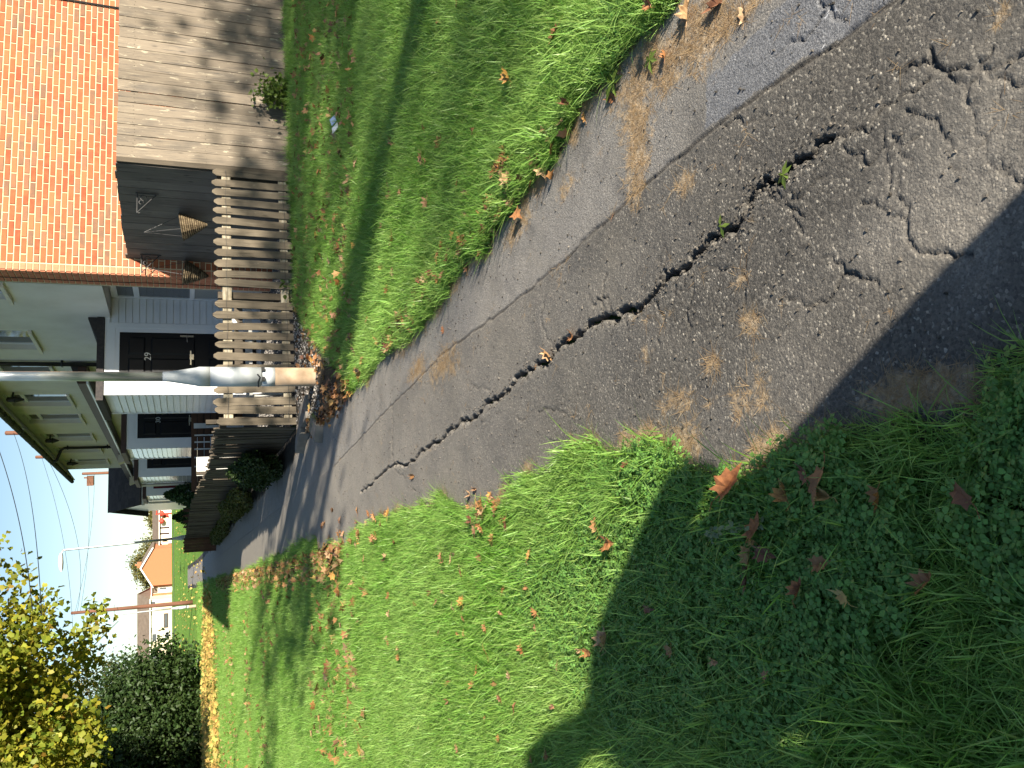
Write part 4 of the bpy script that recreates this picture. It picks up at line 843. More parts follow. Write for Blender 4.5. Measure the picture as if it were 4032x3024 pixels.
def basket(label, s, n, z, tilt):
    t = sthing('hanging_basket', label, 'basket', s, n, z, 'wicker hanging baskets'); t.rotation_euler = (tilt[0], tilt[1], TH); k = 16; rows = 13
    for i in range(rows):
        u_ = i / (rows - 1); r_ = .155 * (1 - u_) ** .85 + .008; q = MB(); q.tube([(r_ * math.cos(a) * (1 + .04 * (j % 2)), r_ * math.sin(a) * (1 + .04 * (j % 2)), -.30 * u_) for j, a in enumerate(np.linspace(0, 2 * math.pi, 25))], .0125, 5, False); obj('weave_ring', q.mesh('weave_ring', 'wicker'), t)
    q = MB()
    for j in range(12): a = j * math.pi / 6; q.tube([(.158 * math.cos(a), .158 * math.sin(a), .01), (.09 * math.cos(a), .09 * math.sin(a), -.16), (.012 * math.cos(a), .012 * math.sin(a), -.31)], .006, 4)
    obj('stave', q.mesh('stave', 'wicker'), t); q = MB()
    for j in range(3): a = j * 2.1 + .5; q.tube([(.15 * math.cos(a), .15 * math.sin(a), 0), (.02, .02, .45)], .003, 4)
    obj('chain', q.mesh('chain', 'wire_black'), t)
b1, b2 = on_return(-1.05), on_return(.0)
bracket('black scrolled bracket on the shaded fence nearer the corner, above a basket', -1.35, 1.90); bracket('black scrolled bracket at the brick end of the shaded fence', -.12, 1.90)
basket('pale woven cone basket hanging in the middle of the shaded fence', -1.0, -.31, 1.40, (R(-8), R(4), 0)); basket('dark woven cone basket hanging in front of the brick pier', -.05, -.05, 1.37, (R(6), R(-3), 0))

# ------------------------------------------------------------------ the far estate
def gable_house(label, x0, x1, y, depth, ze, zr, wall, name='far_house', roofm='far_roof', end=True):
    z0 = float(gz(y)) - .3; t = thing(name, label, 'house', ((x0 + x1) / 2, y, z0), 0, 'houses beyond the field'); w = (x1 - x0) / 2; q = MB()
    e, r_ = ze - z0, zr - z0; q.prism([(-w, 0, 0), (w, 0, 0), (w, 0, e), (0, 0, r_ - .05), (-w, 0, e)], (0, depth, 0)); obj('wall', q.mesh('wall', wall), t); q = MB()
    for sg in (-1, 1): q.hexa([(sg * (w + .3), -.3, e - .2), (0, -.3, r_), (0, depth, r_), (sg * (w + .3), depth, e - .2)][::sg], [(sg * (w + .3), -.3, e + .0), (0, -.3, r_ + .2), (0, depth, r_ + .2), (sg * (w + .3), depth, e + .0)][::sg])
    obj('roof', q.mesh('roof', roofm), t); q = MB()
    for sg in (-1, 1): q.hexa([(sg * (w + .32), -.34, e - .22), (0, -.34, r_ - .05), (0, -.305, r_ - .05), (sg * (w + .32), -.305, e - .22)][::sg], [(sg * (w + .32), -.34, e + .05), (0, -.34, r_ + .25), (0, -.305, r_ + .25), (sg * (w + .32), -.305, e + .05)][::sg])
    obj('bargeboard', q.mesh('bargeboard', 'far_white'), t)
    q = MB(); q.box((-1.0, depth * .6, r_ - .4), (0, depth * .6 + .7, r_ + .9)); q.lathe([(.2, r_ + .9), (.16, r_ + 1.3)], (-.5, depth * .6 + .3), 8); obj('chimney', q.mesh('chimney', 'far_brick'), t); return t
D = 165.0
def zr_(v, d=D): return HC + v * d
bh = gable_house('orange brick gable house with white bargeboards beyond the field', -.2235 * D, -.1830 * D, D, 9, zr_(.0343), zr_(.0458), 'far_brick')
def long_house(label, x0, x1, y, depth, ze, zr, wall, wins, roofm='far_roof'):
    z0 = float(gz(y)) - .3; t = thing('far_house', label, 'house', ((x0 + x1) / 2, y, z0), 0, 'houses beyond the field'); cx = (x0 + x1) / 2; q = MB()
    q.box((x0 - cx, 0, 0), (x1 - cx, depth, ze - z0)); obj('wall', q.mesh('wall', wall), t); q = MB(); a, b = x0 - cx - .25, x1 - cx + .25; e, r_ = ze - z0, zr - z0
    q.hexa([(a, -.4, e - .12), (b, -.4, e - .12), (b, depth / 2, r_), (a, depth / 2, r_)], [(a, -.4, e + .03), (b, -.4, e + .03), (b, depth / 2, r_ + .15), (a, depth / 2, r_ + .15)])
    q.hexa([(a, depth + .4, e - .12), (b, depth + .4, e - .12), (b, depth / 2, r_), (a, depth / 2, r_)][::-1], [(a, depth + .4, e + .03), (b, depth + .4, e + .03), (b, depth / 2, r_ + .15), (a, depth / 2, r_ + .15)][::-1])
    q.prism([(x0 - cx, 0, e), (x0 - cx, depth, e), (x0 - cx, depth / 2, r_)], (x1 - x0, 0, 0)); obj('roof', q.mesh('roof', roofm), t)
    q = MB(); q.box((a, -.52, e - .15), (b, -.41, e)); obj('gutter', q.mesh('gutter', 'far_white'), t)
    for (u_, wd, zc, hh, fm_, pm_) in wins:
        xx = u_ * y - cx; q = MB(); zb = zr_(zc, y) - z0; q.box((xx - wd / 2, -.05, zb - hh / 2), (xx + wd / 2, -.002, zb + hh / 2)); f_ = obj('window', q.mesh('window', fm_), t); q = MB(); q.box((xx - wd / 2 + .12, -.08, zb - hh / 2 + .12), (xx + wd / 2 - .12, -.052, zb + hh / 2 - .12)); obj('pane', q.mesh('pane', pm_), f_)
    return t
lh = long_house('long cream house with grey-brown roof behind the telegraph pole', -.40 * D, -.2362 * D, D - 2, 9, zr_(.0367), zr_(.0496), 'far_render',
           [(-.2445, 1.3, .0335, .9, 'far_white', 'glass_dark'), (-.2635, 2.3, .0325, 1.2, 'far_white', 'far_white'), (-.2635, 2.6, .0205, .7, 'brown_fascia', 'glass_dark'), (-.281, 1.5, .0325, .9, 'far_white', 'glass_dark'), (-.2805, 1.5, .0195, .8, 'far_white', 'glass_dark'), (-.30, 1.5, .0325, .9, 'far_white', 'glass_dark'), (-.33, 1.5, .0325, .9, 'far_white', 'glass_dark')])
md = long_house('narrow house with red-brown trim and white door between the brick gable and the long house', -.2358 * D, -.2248 * D, D + 1, 8, zr_(.0360), zr_(.0368), 'far_white', [(-.2275, .55, .0235, 1.4, 'far_white', 'glass_dark'), (-.2275, 1.4, .0315, .8, 'brown_fascia', 'far_roof')], 'far_red')
for xx in (-.2352, -.2252): box('trim', (xx * D - (-.2303 * D) - .25, -.1, 0), (xx * D - (-.2303 * D) + .25, -.004, zr_(.036) - float(gz(D + 1)) + .2), 'far_brick', md)
wr = long_house('long white terrace row with grey roof beside the brick gable house', -.182 * D, -.1432 * D, D + 4, 8, zr_(.0285), zr_(.0352), 'far_white',
           [(-.178, 2.0, .0215, 1.0, 'far_white', 'far_render'), (-.1735, .9, .021, 1.3, 'far_white', 'far_render'), (-.1665, .3, .022, 1.7, 'brown_fascia', 'brown_fascia'), (-.160, .3, .022, 1.7, 'brown_fascia', 'brown_fascia'), (-.1515, 1.6, .021, 1.2, 'far_white', 'far_render'), (-.147, .8, .0205, 1.1, 'far_white', 'far_red')])
for xx in (-.1468, -.1553): 
    q = MB(); q.lathe([(.02, 4.15), (.5, 3.95), (.5, 3.45), (.05, 3.2)], (xx * D + .1626 * D, -.7), 7); o = obj('red_decoration', q.mesh('red_decoration', 'far_red'), wr)
rw = long_house('far house with steep roof and television aerials behind the terrace wing', -.1425 * D, -.120 * D, D + 15, 8, zr_(.030, D + 15), zr_(.0385, D + 15), 'far_brick', [(-.1385, 1.5, .024, 1.2, 'far_white', 'glass_dark')])
for i in range(4):
    q = MB(); xx = -1.5 - i * .9 + 3; zt = zr_(.041, D + 15) - float(gz(D + 15)); q.tube([(xx, 3, zt - 1.2), (xx, 3, zt + .7)], .05, 5); q.tube([(xx - .5, 3, zt + .6), (xx + .5, 3, zt + .6)], .04, 4); q.tube([(xx - .35, 3, zt + .3), (xx + .35, 3, zt + .3)], .04, 4); obj('aerial', q.mesh('aerial', 'far_roof'), rw)
pg = thing('play_equipment', 'orange, red and teal play equipment far off beside the terrace wing', 'playground', (-.1345 * 120, 120, float(gz(120)) - .1))
for x_, w_, h0, h1, mm in ((.55, .5, .0, 1.9, 'far_orange'), (-.3, .35, .0, 1.7, 'far_red'), (.2, .5, 1.7, 2.3, 'far_teal'), (-1.2, .12, 0, 2.0, 'far_red')):
    q = MB(); q.hexa([(x_ - w_ / 2, -.4, h0), (x_ + w_ / 2, -.4, h0), (x_ + w_ / 2, .4, h0), (x_ - w_ / 2, .4, h0)], [(x_ - w_ / 3, -.3, h1), (x_ + w_ / 3, -.3, h1), (x_ + w_ / 3, .3, h1), (x_ - w_ / 3, .3, h1)]); obj('panel', q.mesh('panel', mm), pg)
q = MB(); q.tube([(-1.3, 0, 1.9), (.6, 0, 1.9)], .06, 6); obj('bar', q.mesh('bar', 'far_red'), pg)
for lab, u_, d_, top, r_, sd in (('dense brown-green tree behind the roof of the brick gable house', -.2005, 185, .0590, 3.6, 51), ('lower tree to the right behind the brick gable house', -.184, 188, .046, 3.4, 52), ('small round tree beyond the white terrace roof', -.1495, 190, .040, 2.2, 53), ('tree at the left behind the brick gable', -.2125, 186, .047, 2.6, 54)):
    zz = float(gz(d_)); H_ = HC + top * d_ - zz; tree('far_tree', lab, 'tree', (u_ * d_, d_, zz), H_, r_, (0, 0, H_ - r_ * .95), 'far_leaf', .42, 260, 14, G(sd), 'oval', .2, .6, 'trees beyond the field', 7)

# ------------------------------------------------------------------ grass, clover, straw: points here, tufts set on them by geometry nodes
def scatter(name, P, rot, scl, idx, meshes, label=None):
    coll = bpy.data.collections.new(name + '_shapes')
    for i, me in enumerate(meshes):
        o = bpy.data.objects.new('%s_shape_%02d' % (name, i), me); coll.objects.link(o)
    me = bpy.data.meshes.new(name); me.vertices.add(len(P)); me.vertices.foreach_set('co', np.asarray(P, np.float32).ravel())
    for an, ty, av in (('rot', 'FLOAT_VECTOR', rot), ('scl', 'FLOAT', scl), ('idx', 'INT', idx)):
        a = me.attributes.new(an, ty, 'POINT'); a.data.foreach_set('vector' if ty == 'FLOAT_VECTOR' else 'value', np.asarray(av, np.int32 if ty == 'INT' else np.float32).ravel())
    for q_ in meshes[0].materials: me.materials.append(q_)
    o = bpy.data.objects.new(name, me); COL.objects.link(o); tag(o, kind='stuff')
    ng = bpy.data.node_groups.new(name + '_scatter', 'GeometryNodeTree'); ng.interface.new_socket('Geometry', in_out='INPUT', socket_type='NodeSocketGeometry'); ng.interface.new_socket('Geometry', in_out='OUTPUT', socket_type='NodeSocketGeometry')
    nd = ng.nodes; gi = nd.new('NodeGroupInput'); go = nd.new('NodeGroupOutput'); ip = nd.new('GeometryNodeInstanceOnPoints'); ci = nd.new('GeometryNodeCollectionInfo')
    ci.inputs['Collection'].default_value = coll; ci.inputs['Separate Children'].default_value = True; ci.inputs['Reset Children'].default_value = True
    def na(n_, ty):
        x = nd.new('GeometryNodeInputNamedAttribute'); x.data_type = ty; x.inputs[0].default_value = n_; return x.outputs[0]
    L = ng.links; L.new(gi.outputs[0], ip.inputs['Points']); L.new(ci.outputs[0], ip.inputs['Instance']); ip.inputs['Pick Instance'].default_value = True
    L.new(na('idx', 'INT'), ip.inputs['Instance Index']); er = nd.new('FunctionNodeEulerToRotation'); L.new(na('rot', 'FLOAT_VECTOR'), er.inputs[0]); L.new(er.outputs[0], ip.inputs['Rotation'])
    L.new(na('scl', 'FLOAT'), ip.inputs['Scale']); L.new(ip.outputs[0], go.inputs[0])
    o.modifiers.new('scatter', 'NODES').node_group = ng; return o
def blades(n, rad, h0, h1, w, seed, lean=.6, m='grass_blade', flat=0):
    r = random.Random(seed); q = MB()
    for _ in range(n):
        a = r.uniform(0, 2 * math.pi); d = rad * r.random() ** .5; b = Vector((d * math.cos(a), d * math.sin(a), -.004)); L = r.uniform(h0, h1); th = r.uniform(0, 2 * math.pi); ln = r.uniform(.05, lean); bend = r.uniform(.1, 1.0)
        dr = Vector((math.cos(th), math.sin(th), 0)); sd_ = Vector((-math.sin(th + r.uniform(-.6, .6)), math.cos(th), 0)); ww = w * r.uniform(.7, 1.3); pts = []
        for t in (0, .35, .7, 1):
            pts.append(b + dr * L * (ln * t + bend * .45 * t * t) + Vector((0, 0, L * (t - .35 * bend * t * t) * (1 - flat))))
        vs = []
        for t, p_ in zip((1, .95, .7), pts[:3]): vs += [p_ - sd_ * ww * t * .5, p_ + sd_ * ww * t * .5]
        vs.append(pts[3]); q.add(vs, [(0, 1, 3, 2), (2, 3, 5, 4), (4, 5, 6)])
    return q.mesh('tuft', m)
tufts = [blades(18, .035, .030, .075, .0027, i, .9) for i in range(6)] + [blades(14, .03, .05, .105, .0030, 20 + i, 1.1) for i in range(3)] + [blades(22, .04, .015, .045, .0026, 30 + i, 1.2) for i in range(3)]
def clover(seed):
    r = random.Random(seed); q = MB()
    for _ in range(9):
        a = r.uniform(0, 2 * math.pi); d = .035 * r.random() ** .5; x, y = d * math.cos(a), d * math.sin(a); h = r.uniform(.012, .045); tl = Vector((r.uniform(-.45, .45), r.uniform(-.45, .45), 1)).normalized(); u_ = tl.orthogonal().normalized(); w_ = tl.cross(u_); c_ = Vector((x, y, h)); r0 = r.uniform(.0042, .0075); ph = r.uniform(0, 2)
        for k in range(3):
            an = ph + k * 2.094; dd = u_ * math.cos(an) + w_ * math.sin(an); ee = tl.cross(dd)
            q.add([c_, c_ + dd * r0 * .7 + ee * r0 * .62 + tl * .0015, c_ + dd * r0 * 1.5 + ee * r0 * .55, c_ + dd * r0 * 1.55 - ee * r0 * .55, c_ + dd * r0 * .7 - ee * r0 * .62 + tl * .0015], [(0, 1, 2, 3, 4)])
        q.add([c_ + u_ * .0006, c_ - u_ * .0006, (x * .6, y * .6, 0)], [(0, 1, 2)])
    return q.mesh('clover', 'clover_leaf')
def sample(n, s0, s1, n0, n1, rg): return rg.uniform(s0, s1, n), rg.uniform(n0, n1, n)
def world(s, n): return OX + s * E1[0] + n * E2[0], OY + s * E1[1] + n * E2[1]
rg = G(101)
def lawn_points(d0, d1, dens):
    """points in the wedge of ground the camera can see between two distances"""
    A = .5 * 1.06 * (d1 * d1 - d0 * d0); N = int(A * dens); y = np.sqrt(rg.uniform(d0 * d0, d1 * d1, N)); x = rg.uniform(-.56, .5, N) * (y + .25); return x, y
X, Y = [], []
edges_ = [.75, 1.6, 2.4, 3.4, 4.8, 6.8, 9.6, 13.5, 19, 27, 38, 52]; dn = [3300, 3000, 2500, 1900, 1250, 760, 430, 240, 125, 62, 32]
for a, b, d in zip(edges_[:-1], edges_[1:], dn): x, y = lawn_points(a, b, d); X.append(x); Y.append(y)
X = np.concatenate(X); Y = np.concatenate(Y); s, n = SN(X, Y)
sl_ = soil_at(s, n); onpath = (n > 2.3) & (n < 4.2) & (sl_ < .5)
bare = (s > -4.9) & (n < 2.75) & (n > np.interp(s, [-4.9, -3.2, -2.5, -1.9], [2.6, 1.72, 1.32, .98]))      # trodden soil by the lamp
left_bank = (n > 3.7)
right_bank = (n < 2.85) & (s < -1.93)
fringe = rg.random(len(s)) < np.clip((sl_ - .3) * 1.6, 0, 1)
clov = NA(X, Y, 1.7, 3) + .40 * np.clip(1 - np.abs(n - 4.2) / .55, 0, 1) * (n > 3.6) * np.clip((-7.5 - s) / 2, 0, 1) - .25 * np.clip((s + 9) / 5, 0, 1) - .2 * (n < 3)
keep = (left_bank | right_bank) & ~onpath & ~bare & fringe
thin = np.where(clov > .68, .4, 1.0); keepg = keep & (rg.random(len(s)) < thin)
def place(k, smin, smax, sdist, kinds, lean):
    x, y = X[k], Y[k]; N = k.sum(); d = y; zz = gz(y) + .05 * (NA(x, y, .35) - .5) * np.clip((np.abs(n[k] - 3.25) - 1) / 1.5, 0, 1) * np.clip((n[k] - 2) * 2, 0, 1) + .002
    sc_ = rg.uniform(smin, smax, N) * (1 + np.clip(d - 3, 0, 40) * sdist) * (.65 + .7 * NB(x, y, 1.1, 3))
    ht = np.stack([rg.normal(0, lean, N), rg.normal(0, lean, N), rg.uniform(0, 6.283, N)], 1)
    return np.stack([x, y, zz], 1), ht, sc_, rg.integers(0, kinds, N)
P_, r_, c_, i_ = place(keepg, .85, 1.4, .018, len(tufts), .2)
# longer overhanging grass along the right-hand edge of the path
c_ *= np.where((P_[:, 1] < 1.5) & (n[keepg] < 4.5), .72, 1.0); lo = (n[keepg] < 2.9) & (n[keepg] > 2.35); c_[lo] *= 1.12
scatter('grass', P_, r_, c_, i_, tufts); print('grass', len(P_))
kc = keep & (clov > .60) & (rg.random(len(s)) < .8) & (Y < 5) & (rg.random(len(s)) < .85); P_, r_, c_, i_ = place(kc, .8, 1.3, 0, 5, .15); scatter('clover', P_, r_, c_ * 1.05, i_, [clover(i) for i in range(5)]); print('clover', len(P_))
# dry straw and moss fibres lying on the path
N = 150000; s2 = rg.uniform(-12.2, -3, N); n2 = rg.uniform(2.5, 4.05, N); pr = straw_at(s2, n2); k = (rg.random(N) < pr * .9 + .0025) & (soil_at(s2, n2) < .9); s2, n2 = s2[k], n2[k]; x, y = world(s2, n2)
zz = pathz[np.clip(np.searchsorted(ss, s2), 0, len(ss) - 1), np.clip(np.searchsorted(ns, n2), 0, len(ns) - 1)]
fib = [blades(9, .02, .012, .035, .0010, 60 + i, 2.2, 'straw_fibre', .8) for i in range(5)]
scatter('dry_straw', np.stack([x, y, zz + .003], 1), np.stack([rg.normal(0, .1, len(x)), rg.normal(0, .1, len(x)), rg.uniform(0, 6.28, len(x))], 1), rg.uniform(.6, 1.2, len(x)), rg.integers(0, 5, len(x)), fib); print('straw', len(x))
# grit on the path, thickest in and beside the cracks
gi_ = rg.integers(0, len(MAIN), 1100); s2 = np.concatenate([MAIN[gi_, 0] + rg.normal(0, .03, 1100), rg.uniform(-12, -4, 2600)]); n2 = np.concatenate([MAIN[gi_, 1] + rg.normal(0, .022, 1100), rg.uniform(2.75, 3.9, 2600)])
x, y = world(s2, n2); zz = pathz[np.clip(np.searchsorted(ss, s2), 0, len(ss) - 1), np.clip(np.searchsorted(ns, n2), 0, len(ns) - 1)]
def grit(seed):
    r = random.Random(seed); q = MB(); a = [(math.cos(i * 1.257) * r.uniform(.6, 1.1), math.sin(i * 1.257) * r.uniform(.6, 1.1)) for i in range(5)]
    q.add([(x_ * .006, y_ * .005, -.001) for x_, y_ in a] + [(x_ * .004, y_ * .0035, r.uniform(.003, .006)) for x_, y_ in a], [(5, 6, 7, 8, 9)] + [(i, (i + 1) % 5, 5 + (i + 1) % 5, 5 + i) for i in range(5)]); return q.mesh('grit', 'grit')
mat('grit', [(.05, .045, .038), (.09, .08, .068), (.17, .15, .125)], 3, .85, .2, rnd=1.0)
scatter('path_grit', np.stack([x, y, zz], 1), np.stack([0 * x, 0 * x, rg.uniform(0, 6.28, len(x))], 1), rg.uniform(.3, 1.0, len(x)) ** 1.5, rg.integers(0, 3, len(x)), [grit(i) for i in range(3)])
# gravel stones in the garden and by the lamp
def pebble(seed):
    r = random.Random(seed); q = MB(); a = [(math.cos(i * 1.047) * r.uniform(.7, 1.1), math.sin(i * 1.047) * r.uniform(.7, 1.1)) for i in range(6)]
    vs = [(x * .012, y * .01, 0) for x, y in a] + [(x * .008, y * .007, r.uniform(.007, .011)) for x, y in a]; q.add(vs, [(6, 7, 8, 9, 10, 11)] + [(i, (i + 1) % 6, 6 + (i + 1) % 6, 6 + i) for i in range(6)]); return q.mesh('pebble', 'pebble')
mat('pebble', [(.08, .075, .07), (.22, .2, .18), (.4, .38, .34)], 3, .85, .2, rnd=1.2)
N = 9000; s2 = rg.uniform(-1.85, 3, N); n2 = rg.uniform(-.6, 2.38, N); sA = rg.uniform(-3.6, -1.93, 1800); nA = rg.uniform(1.0, 2.62, 1800); kk = nA > np.interp(sA, [-4.9, -3.2, -2.5, -1.9], [2.6, 1.8, 1.4, 1.05]); s2 = np.concatenate([s2, sA[kk]]); n2 = np.concatenate([n2, nA[kk]]); x, y = world(s2, n2)
scatter('gravel_stones', np.stack([x, y, gz(y) + .036], 1), np.stack([0 * x, 0 * x, rg.uniform(0, 6.28, len(x))], 1), rg.uniform(.5, 1.6, len(x)), rg.integers(0, 3, len(x)), [pebble(i) for i in range(3)])

# ------------------------------------------------------------------ fallen leaves
def fallen_mesh(seed, m='fallen_leaf'):
    """a dry five-lobed leaf, curled, with a stalk"""
    r = random.Random(seed); q = MB(); P = [(0, 0), (.14, .04), (.42, -.02), (.33, .16), (.52, .34), (.36, .42), (.38, .66), (.18, .62), (.10, .80), (0, 1.0), (-.10, .80), (-.18, .62), (-.38, .66), (-.36, .42), (-.52, .34), (-.33, .16), (-.42, -.02), (-.14, .04)]
    cx, cy = r.uniform(1.0, 3.1), r.uniform(-1.6, 2.4); tw = r.uniform(-.8, .8); sx = r.uniform(.6, 1.0)
    def bend(x, y, k):
        x *= sx; z = (1 - math.cos(x * cx * 1.6)) * .35 * (1 if cx > 0 else -1) + cy * .28 * (y - .45) ** 2 + tw * x * (y - .4) * .5 + r.uniform(-.02, .02); return (x * (1 - .15 * cx * abs(x)), y - .45, z)
    mid = [bend(0, t, 0) for t in (.0, .25, .5, .75, .92)]; out = [bend(x, y, 1) for x, y in P]; vs = out + mid[1:4]; a, b, c_ = 18, 19, 20
    q.add(vs, [(0, 1, 2, 3), (0, 3, a), (a, 3, 4, 5), (a, 5, b), (b, 5, 6, 7), (b, 7, c_), (c_, 7, 8), (c_, 8, 9), (c_, 9, 10), (c_, 10, 11), (c_, 11, b), (b, 11, 12, 13), (b, 13, a), (a, 13, 14, 15), (a, 15, 0), (0, 15, 16, 17)])
    o = out[0]; q.tube([o, (o[0] + r.uniform(-.1, .1), o[1] - .2, o[2] + r.uniform(-.05, .1)), (o[0] + r.uniform(-.2, .2), o[1] - .42, o[2] + r.uniform(-.08, .12))], [.016, .011, .009], 4)
    zmin = min(v_[2] for v_ in q.v); q.v = [(v_[0], v_[1], v_[2] - zmin) for v_ in q.v]; return q
LF = [fallen_mesh(i) for i in range(14)]; LM = [l.mesh('fallen_leaf', 'fallen_leaf') for l in LF]
nleaf = [0]
def leaf_at(x, y, size, label, group=None, z=None, k=None, rz=None, tilt=.35):
    s_, n_ = SN(x, y); s_, n_ = float(s_), float(n_)
    if z is None: z = path_z(s_, n_) + .002 if (2.6 < n_ < 3.95 and float(soil_at(np.array(s_), np.array(n_))) < .5) else float(gz(y)) + random.uniform(.040, .060) + (.014 if y < 2.4 else 0)
    k = random.randrange(14) if k is None else k; fl = random.random() < .3
    o = obj('fallen_leaf', LM[k], None, (x, y, z), (random.uniform(-tilt, tilt), random.uniform(-tilt, tilt), random.uniform(0, 6.28) if rz is None else rz), (size * random.uniform(.5, .85), size * .92, size * random.uniform(.8, 1.3)))
    tag(o, label, 'leaf', group); nleaf[0] += 1; return o
# the big ones in the shaded clover, by where the photo has them
for X0, Y0, sz, k, lab in ((1625, 1035, .125, 3, 'large pale brown lobed leaf lying flat on clover at the shadow edge'), (1742, 1060, .075, 5, 'narrow dark curled leaf on the bare soil among clover'), (1790, 1018, .07, 1, 'small rolled brown leaf at the bare gap in the clover'),
        (1822, 1050, .10, 7, 'broad tan leaf folded over a darker one in the clover'), (1835, 1068, .09, 2, 'dark leaf tucked beneath the broad tan leaf'), (1945, 1078, .075, 6, 'dark red-brown leaf half sunk in the shaded clover'), (2132, 1060, .08, 4, 'dark curled leaf in clover nearest the bottom of the path'),
        (1685, 1132, .08, 8, 'rolled brown leaf beside the pale feathery weed'), (1668, 1160, .045, 9, 'small tan leaf just below the pale feathery weed'), (1660, 1205, .09, 10, 'flat tan leaf with a second leaf against it, in shaded grass'), (1705, 1193, .07, 11, 'pointed light brown leaf overlapping the flat tan one'),
        (1655, 1250, .075, 12, 'orange leaf standing on edge in shaded grass'), (1820, 1212, .07, 13, 'thin curled brown leaf in the middle of the shade'), (1780, 1262, .06, 0, 'small olive leaf in shaded grass'), (1872, 1280, .07, 1, 'deep maroon leaf lying in long shaded grass'),
        (2060, 1250, .09, 2, 'brown leaf lying in long grass near the bottom corner'), (1490, 1400, .06, 3, 'brown leaf pair deep in the shaded grass'), (1710, 1450, .05, 4, 'single small leaf low in the shaded grass'), (1600, 1420, .045, 6, 'tiny brown leaf in the middle of shaded grass'),
        (1345, 1370, .09, 5, 'brown leaf on sunlit grass at the shadow rim'), (1300, 1405, .07, 8, 'red-brown curled leaf beside the shadow rim'), (1440, 1310, .07, 7, 'leaf half hidden at the curved edge of the shadow'), (1350, 1170, .085, 9, 'red-brown leaf leaning at the sunlit edge of the path grass'),
        (1315, 1128, .07, 10, 'leaf pair by the grass tussock at the path edge'), (1382, 1008, .055, 11, 'brown leaf resting on the path edge by the tussock'), (895, 1028, .095, 12, 'tan leaf lying alone on the path left of the crack'), (1240, 725, .08, 13, 'tan leaf stuck in the main crack'), (1190, 768, .08, 0, 'red-brown leaf wedged upright in the main crack'),
        (1270, 705, .06, 4, 'curled leaf at the wide part of the main crack'), (1155, 800, .05, 3, 'small leaf wedged in the crack beyond the red-brown one'), (1440, 118, .06, 2, 'folded orange leaf on the dirt at the right path edge'), (1255, 228, .075, 6, 'tan leaf standing at the grass edge by the straw'), (1265, 250, .06, 7, 'leaf beside the tan one at the grass edge'),
        (1320, 212, .06, 8, 'orange-brown leaf curled on the dirt near the pale patch'), (1490, 20, .09, 9, 'large dark red leaf in the top right dirt corner'), (1545, 18, .085, 10, 'broad red-brown leaf in the top right dirt corner'), (1440, 15, .08, 11, 'dark leaf under the long grass in the right corner'), (1610, 25, .07, 12, 'thin rolled leaf on the path at the right corner'),
        (1225, 85, .10, 13, 'big orange leaf sunk in the right-hand grass'), (1325, 465, .03, 1, 'tiny red leaf on the path seam')):
    x, y = gpx(X0, Y0); lift = None
    leaf_at(x, y, sz, lab, None, lift, k)
# clusters no one could tell apart
def cluster(N, L, spread, size, label, group):
    L = np.array([gpx(*q_) for q_ in L]); w_ = rng.random(N) * (len(L) - 1); i = w_.astype(int); f_ = w_ - i
    P = L[i] * (1 - f_)[:, None] + L[np.minimum(i + 1, len(L) - 1)] * f_[:, None]
    for x, y in P: leaf_at(x + random.gauss(0, spread), y + random.gauss(0, spread), random.uniform(*size), label, group)
cluster(34, [(1110, 1130), (1060, 1090), (1020, 1080), (1085, 1150)], .045, (.045, .08), 'brown leaf in the drift beside the sunlit grass at the left path edge', 'leaf drift, left path edge')
cluster(16, [(1090, 370), (1120, 390), (1105, 350)], .035, (.06, .09), 'dark brown leaf in the clump under the right-hand grass edge', 'leaf clump, right grass edge')
cluster(34, [(1060, 480), (990, 560), (950, 610), (905, 660), (870, 700)], .05, (.055, .095), 'brown leaf in the line along the right-hand grass edge', 'leaf line, right grass edge')
cluster(34, [(800, 790), (760, 830), (730, 860), (715, 850)], .09, (.07, .12), 'orange-brown leaf heaped at the grass tip by the lamp', 'leaf heap by the lamp')
cluster(46, [(860, 1140), (800, 1150), (740, 1165), (700, 1180)], .10, (.06, .09), 'red-brown leaf in the dense drift where the left grass meets the path', 'leaf drift, middle left')
cluster(40, [(980, 560), (1000, 300), (960, 120), (1150, 100), (1100, 250), (900, 350), (850, 500), (800, 650), (760, 250), (700, 450), (1150, 30)], .35, (.06, .11), 'fallen leaf scattered on the shaded right-hand grass', 'leaves on the right-hand grass')
cluster(52, [(1130, 1310), (1200, 1450), (1080, 1500), (980, 1350), (1000, 1210), (1230, 1560), (1030, 1580), (900, 1300), (860, 1450), (1130, 1220), (960, 1550)], .28, (.04, .07), 'fallen leaf scattered on the sunlit left-hand grass', 'leaves on the left-hand grass')
# far leaves, beyond counting
def leaf_stuff(name, P, size, m, rg, up=1.6):
    tag(obj(name, leaf_cloud(name, P, size, 'maple', m, rg, jit=.3, up=up)), kind='stuff')
rg = G(77)
Ns = 2600; w_ = rg.random(Ns); Y_ = 7 + 22 * w_ ** 1.3; s_, dum = SN(-.225 * Y_ - .2, Y_); nn = 3.93 + np.abs(rg.normal(0, .16, Ns)); x, y = world(s_, nn); leaf_stuff('leaf_drift', np.stack([x, y, gz(y) + rg.uniform(.01, .06, Ns)], 1), .068, 'fallen_leaf_many', rg)
Ns = 620; s_ = -9.2 + 6.4 * rg.random(Ns) ** .7; nn = 2.66 + rg.normal(0, .055, Ns); k = NB(s_, nn, 1.3, 2) > .42; x, y = world(s_[k], nn[k]); leaf_stuff('leaf_drift', np.stack([x, y, gz(y) + rg.uniform(.012, .05, len(x))], 1), .055, 'fallen_leaf_many', rg)
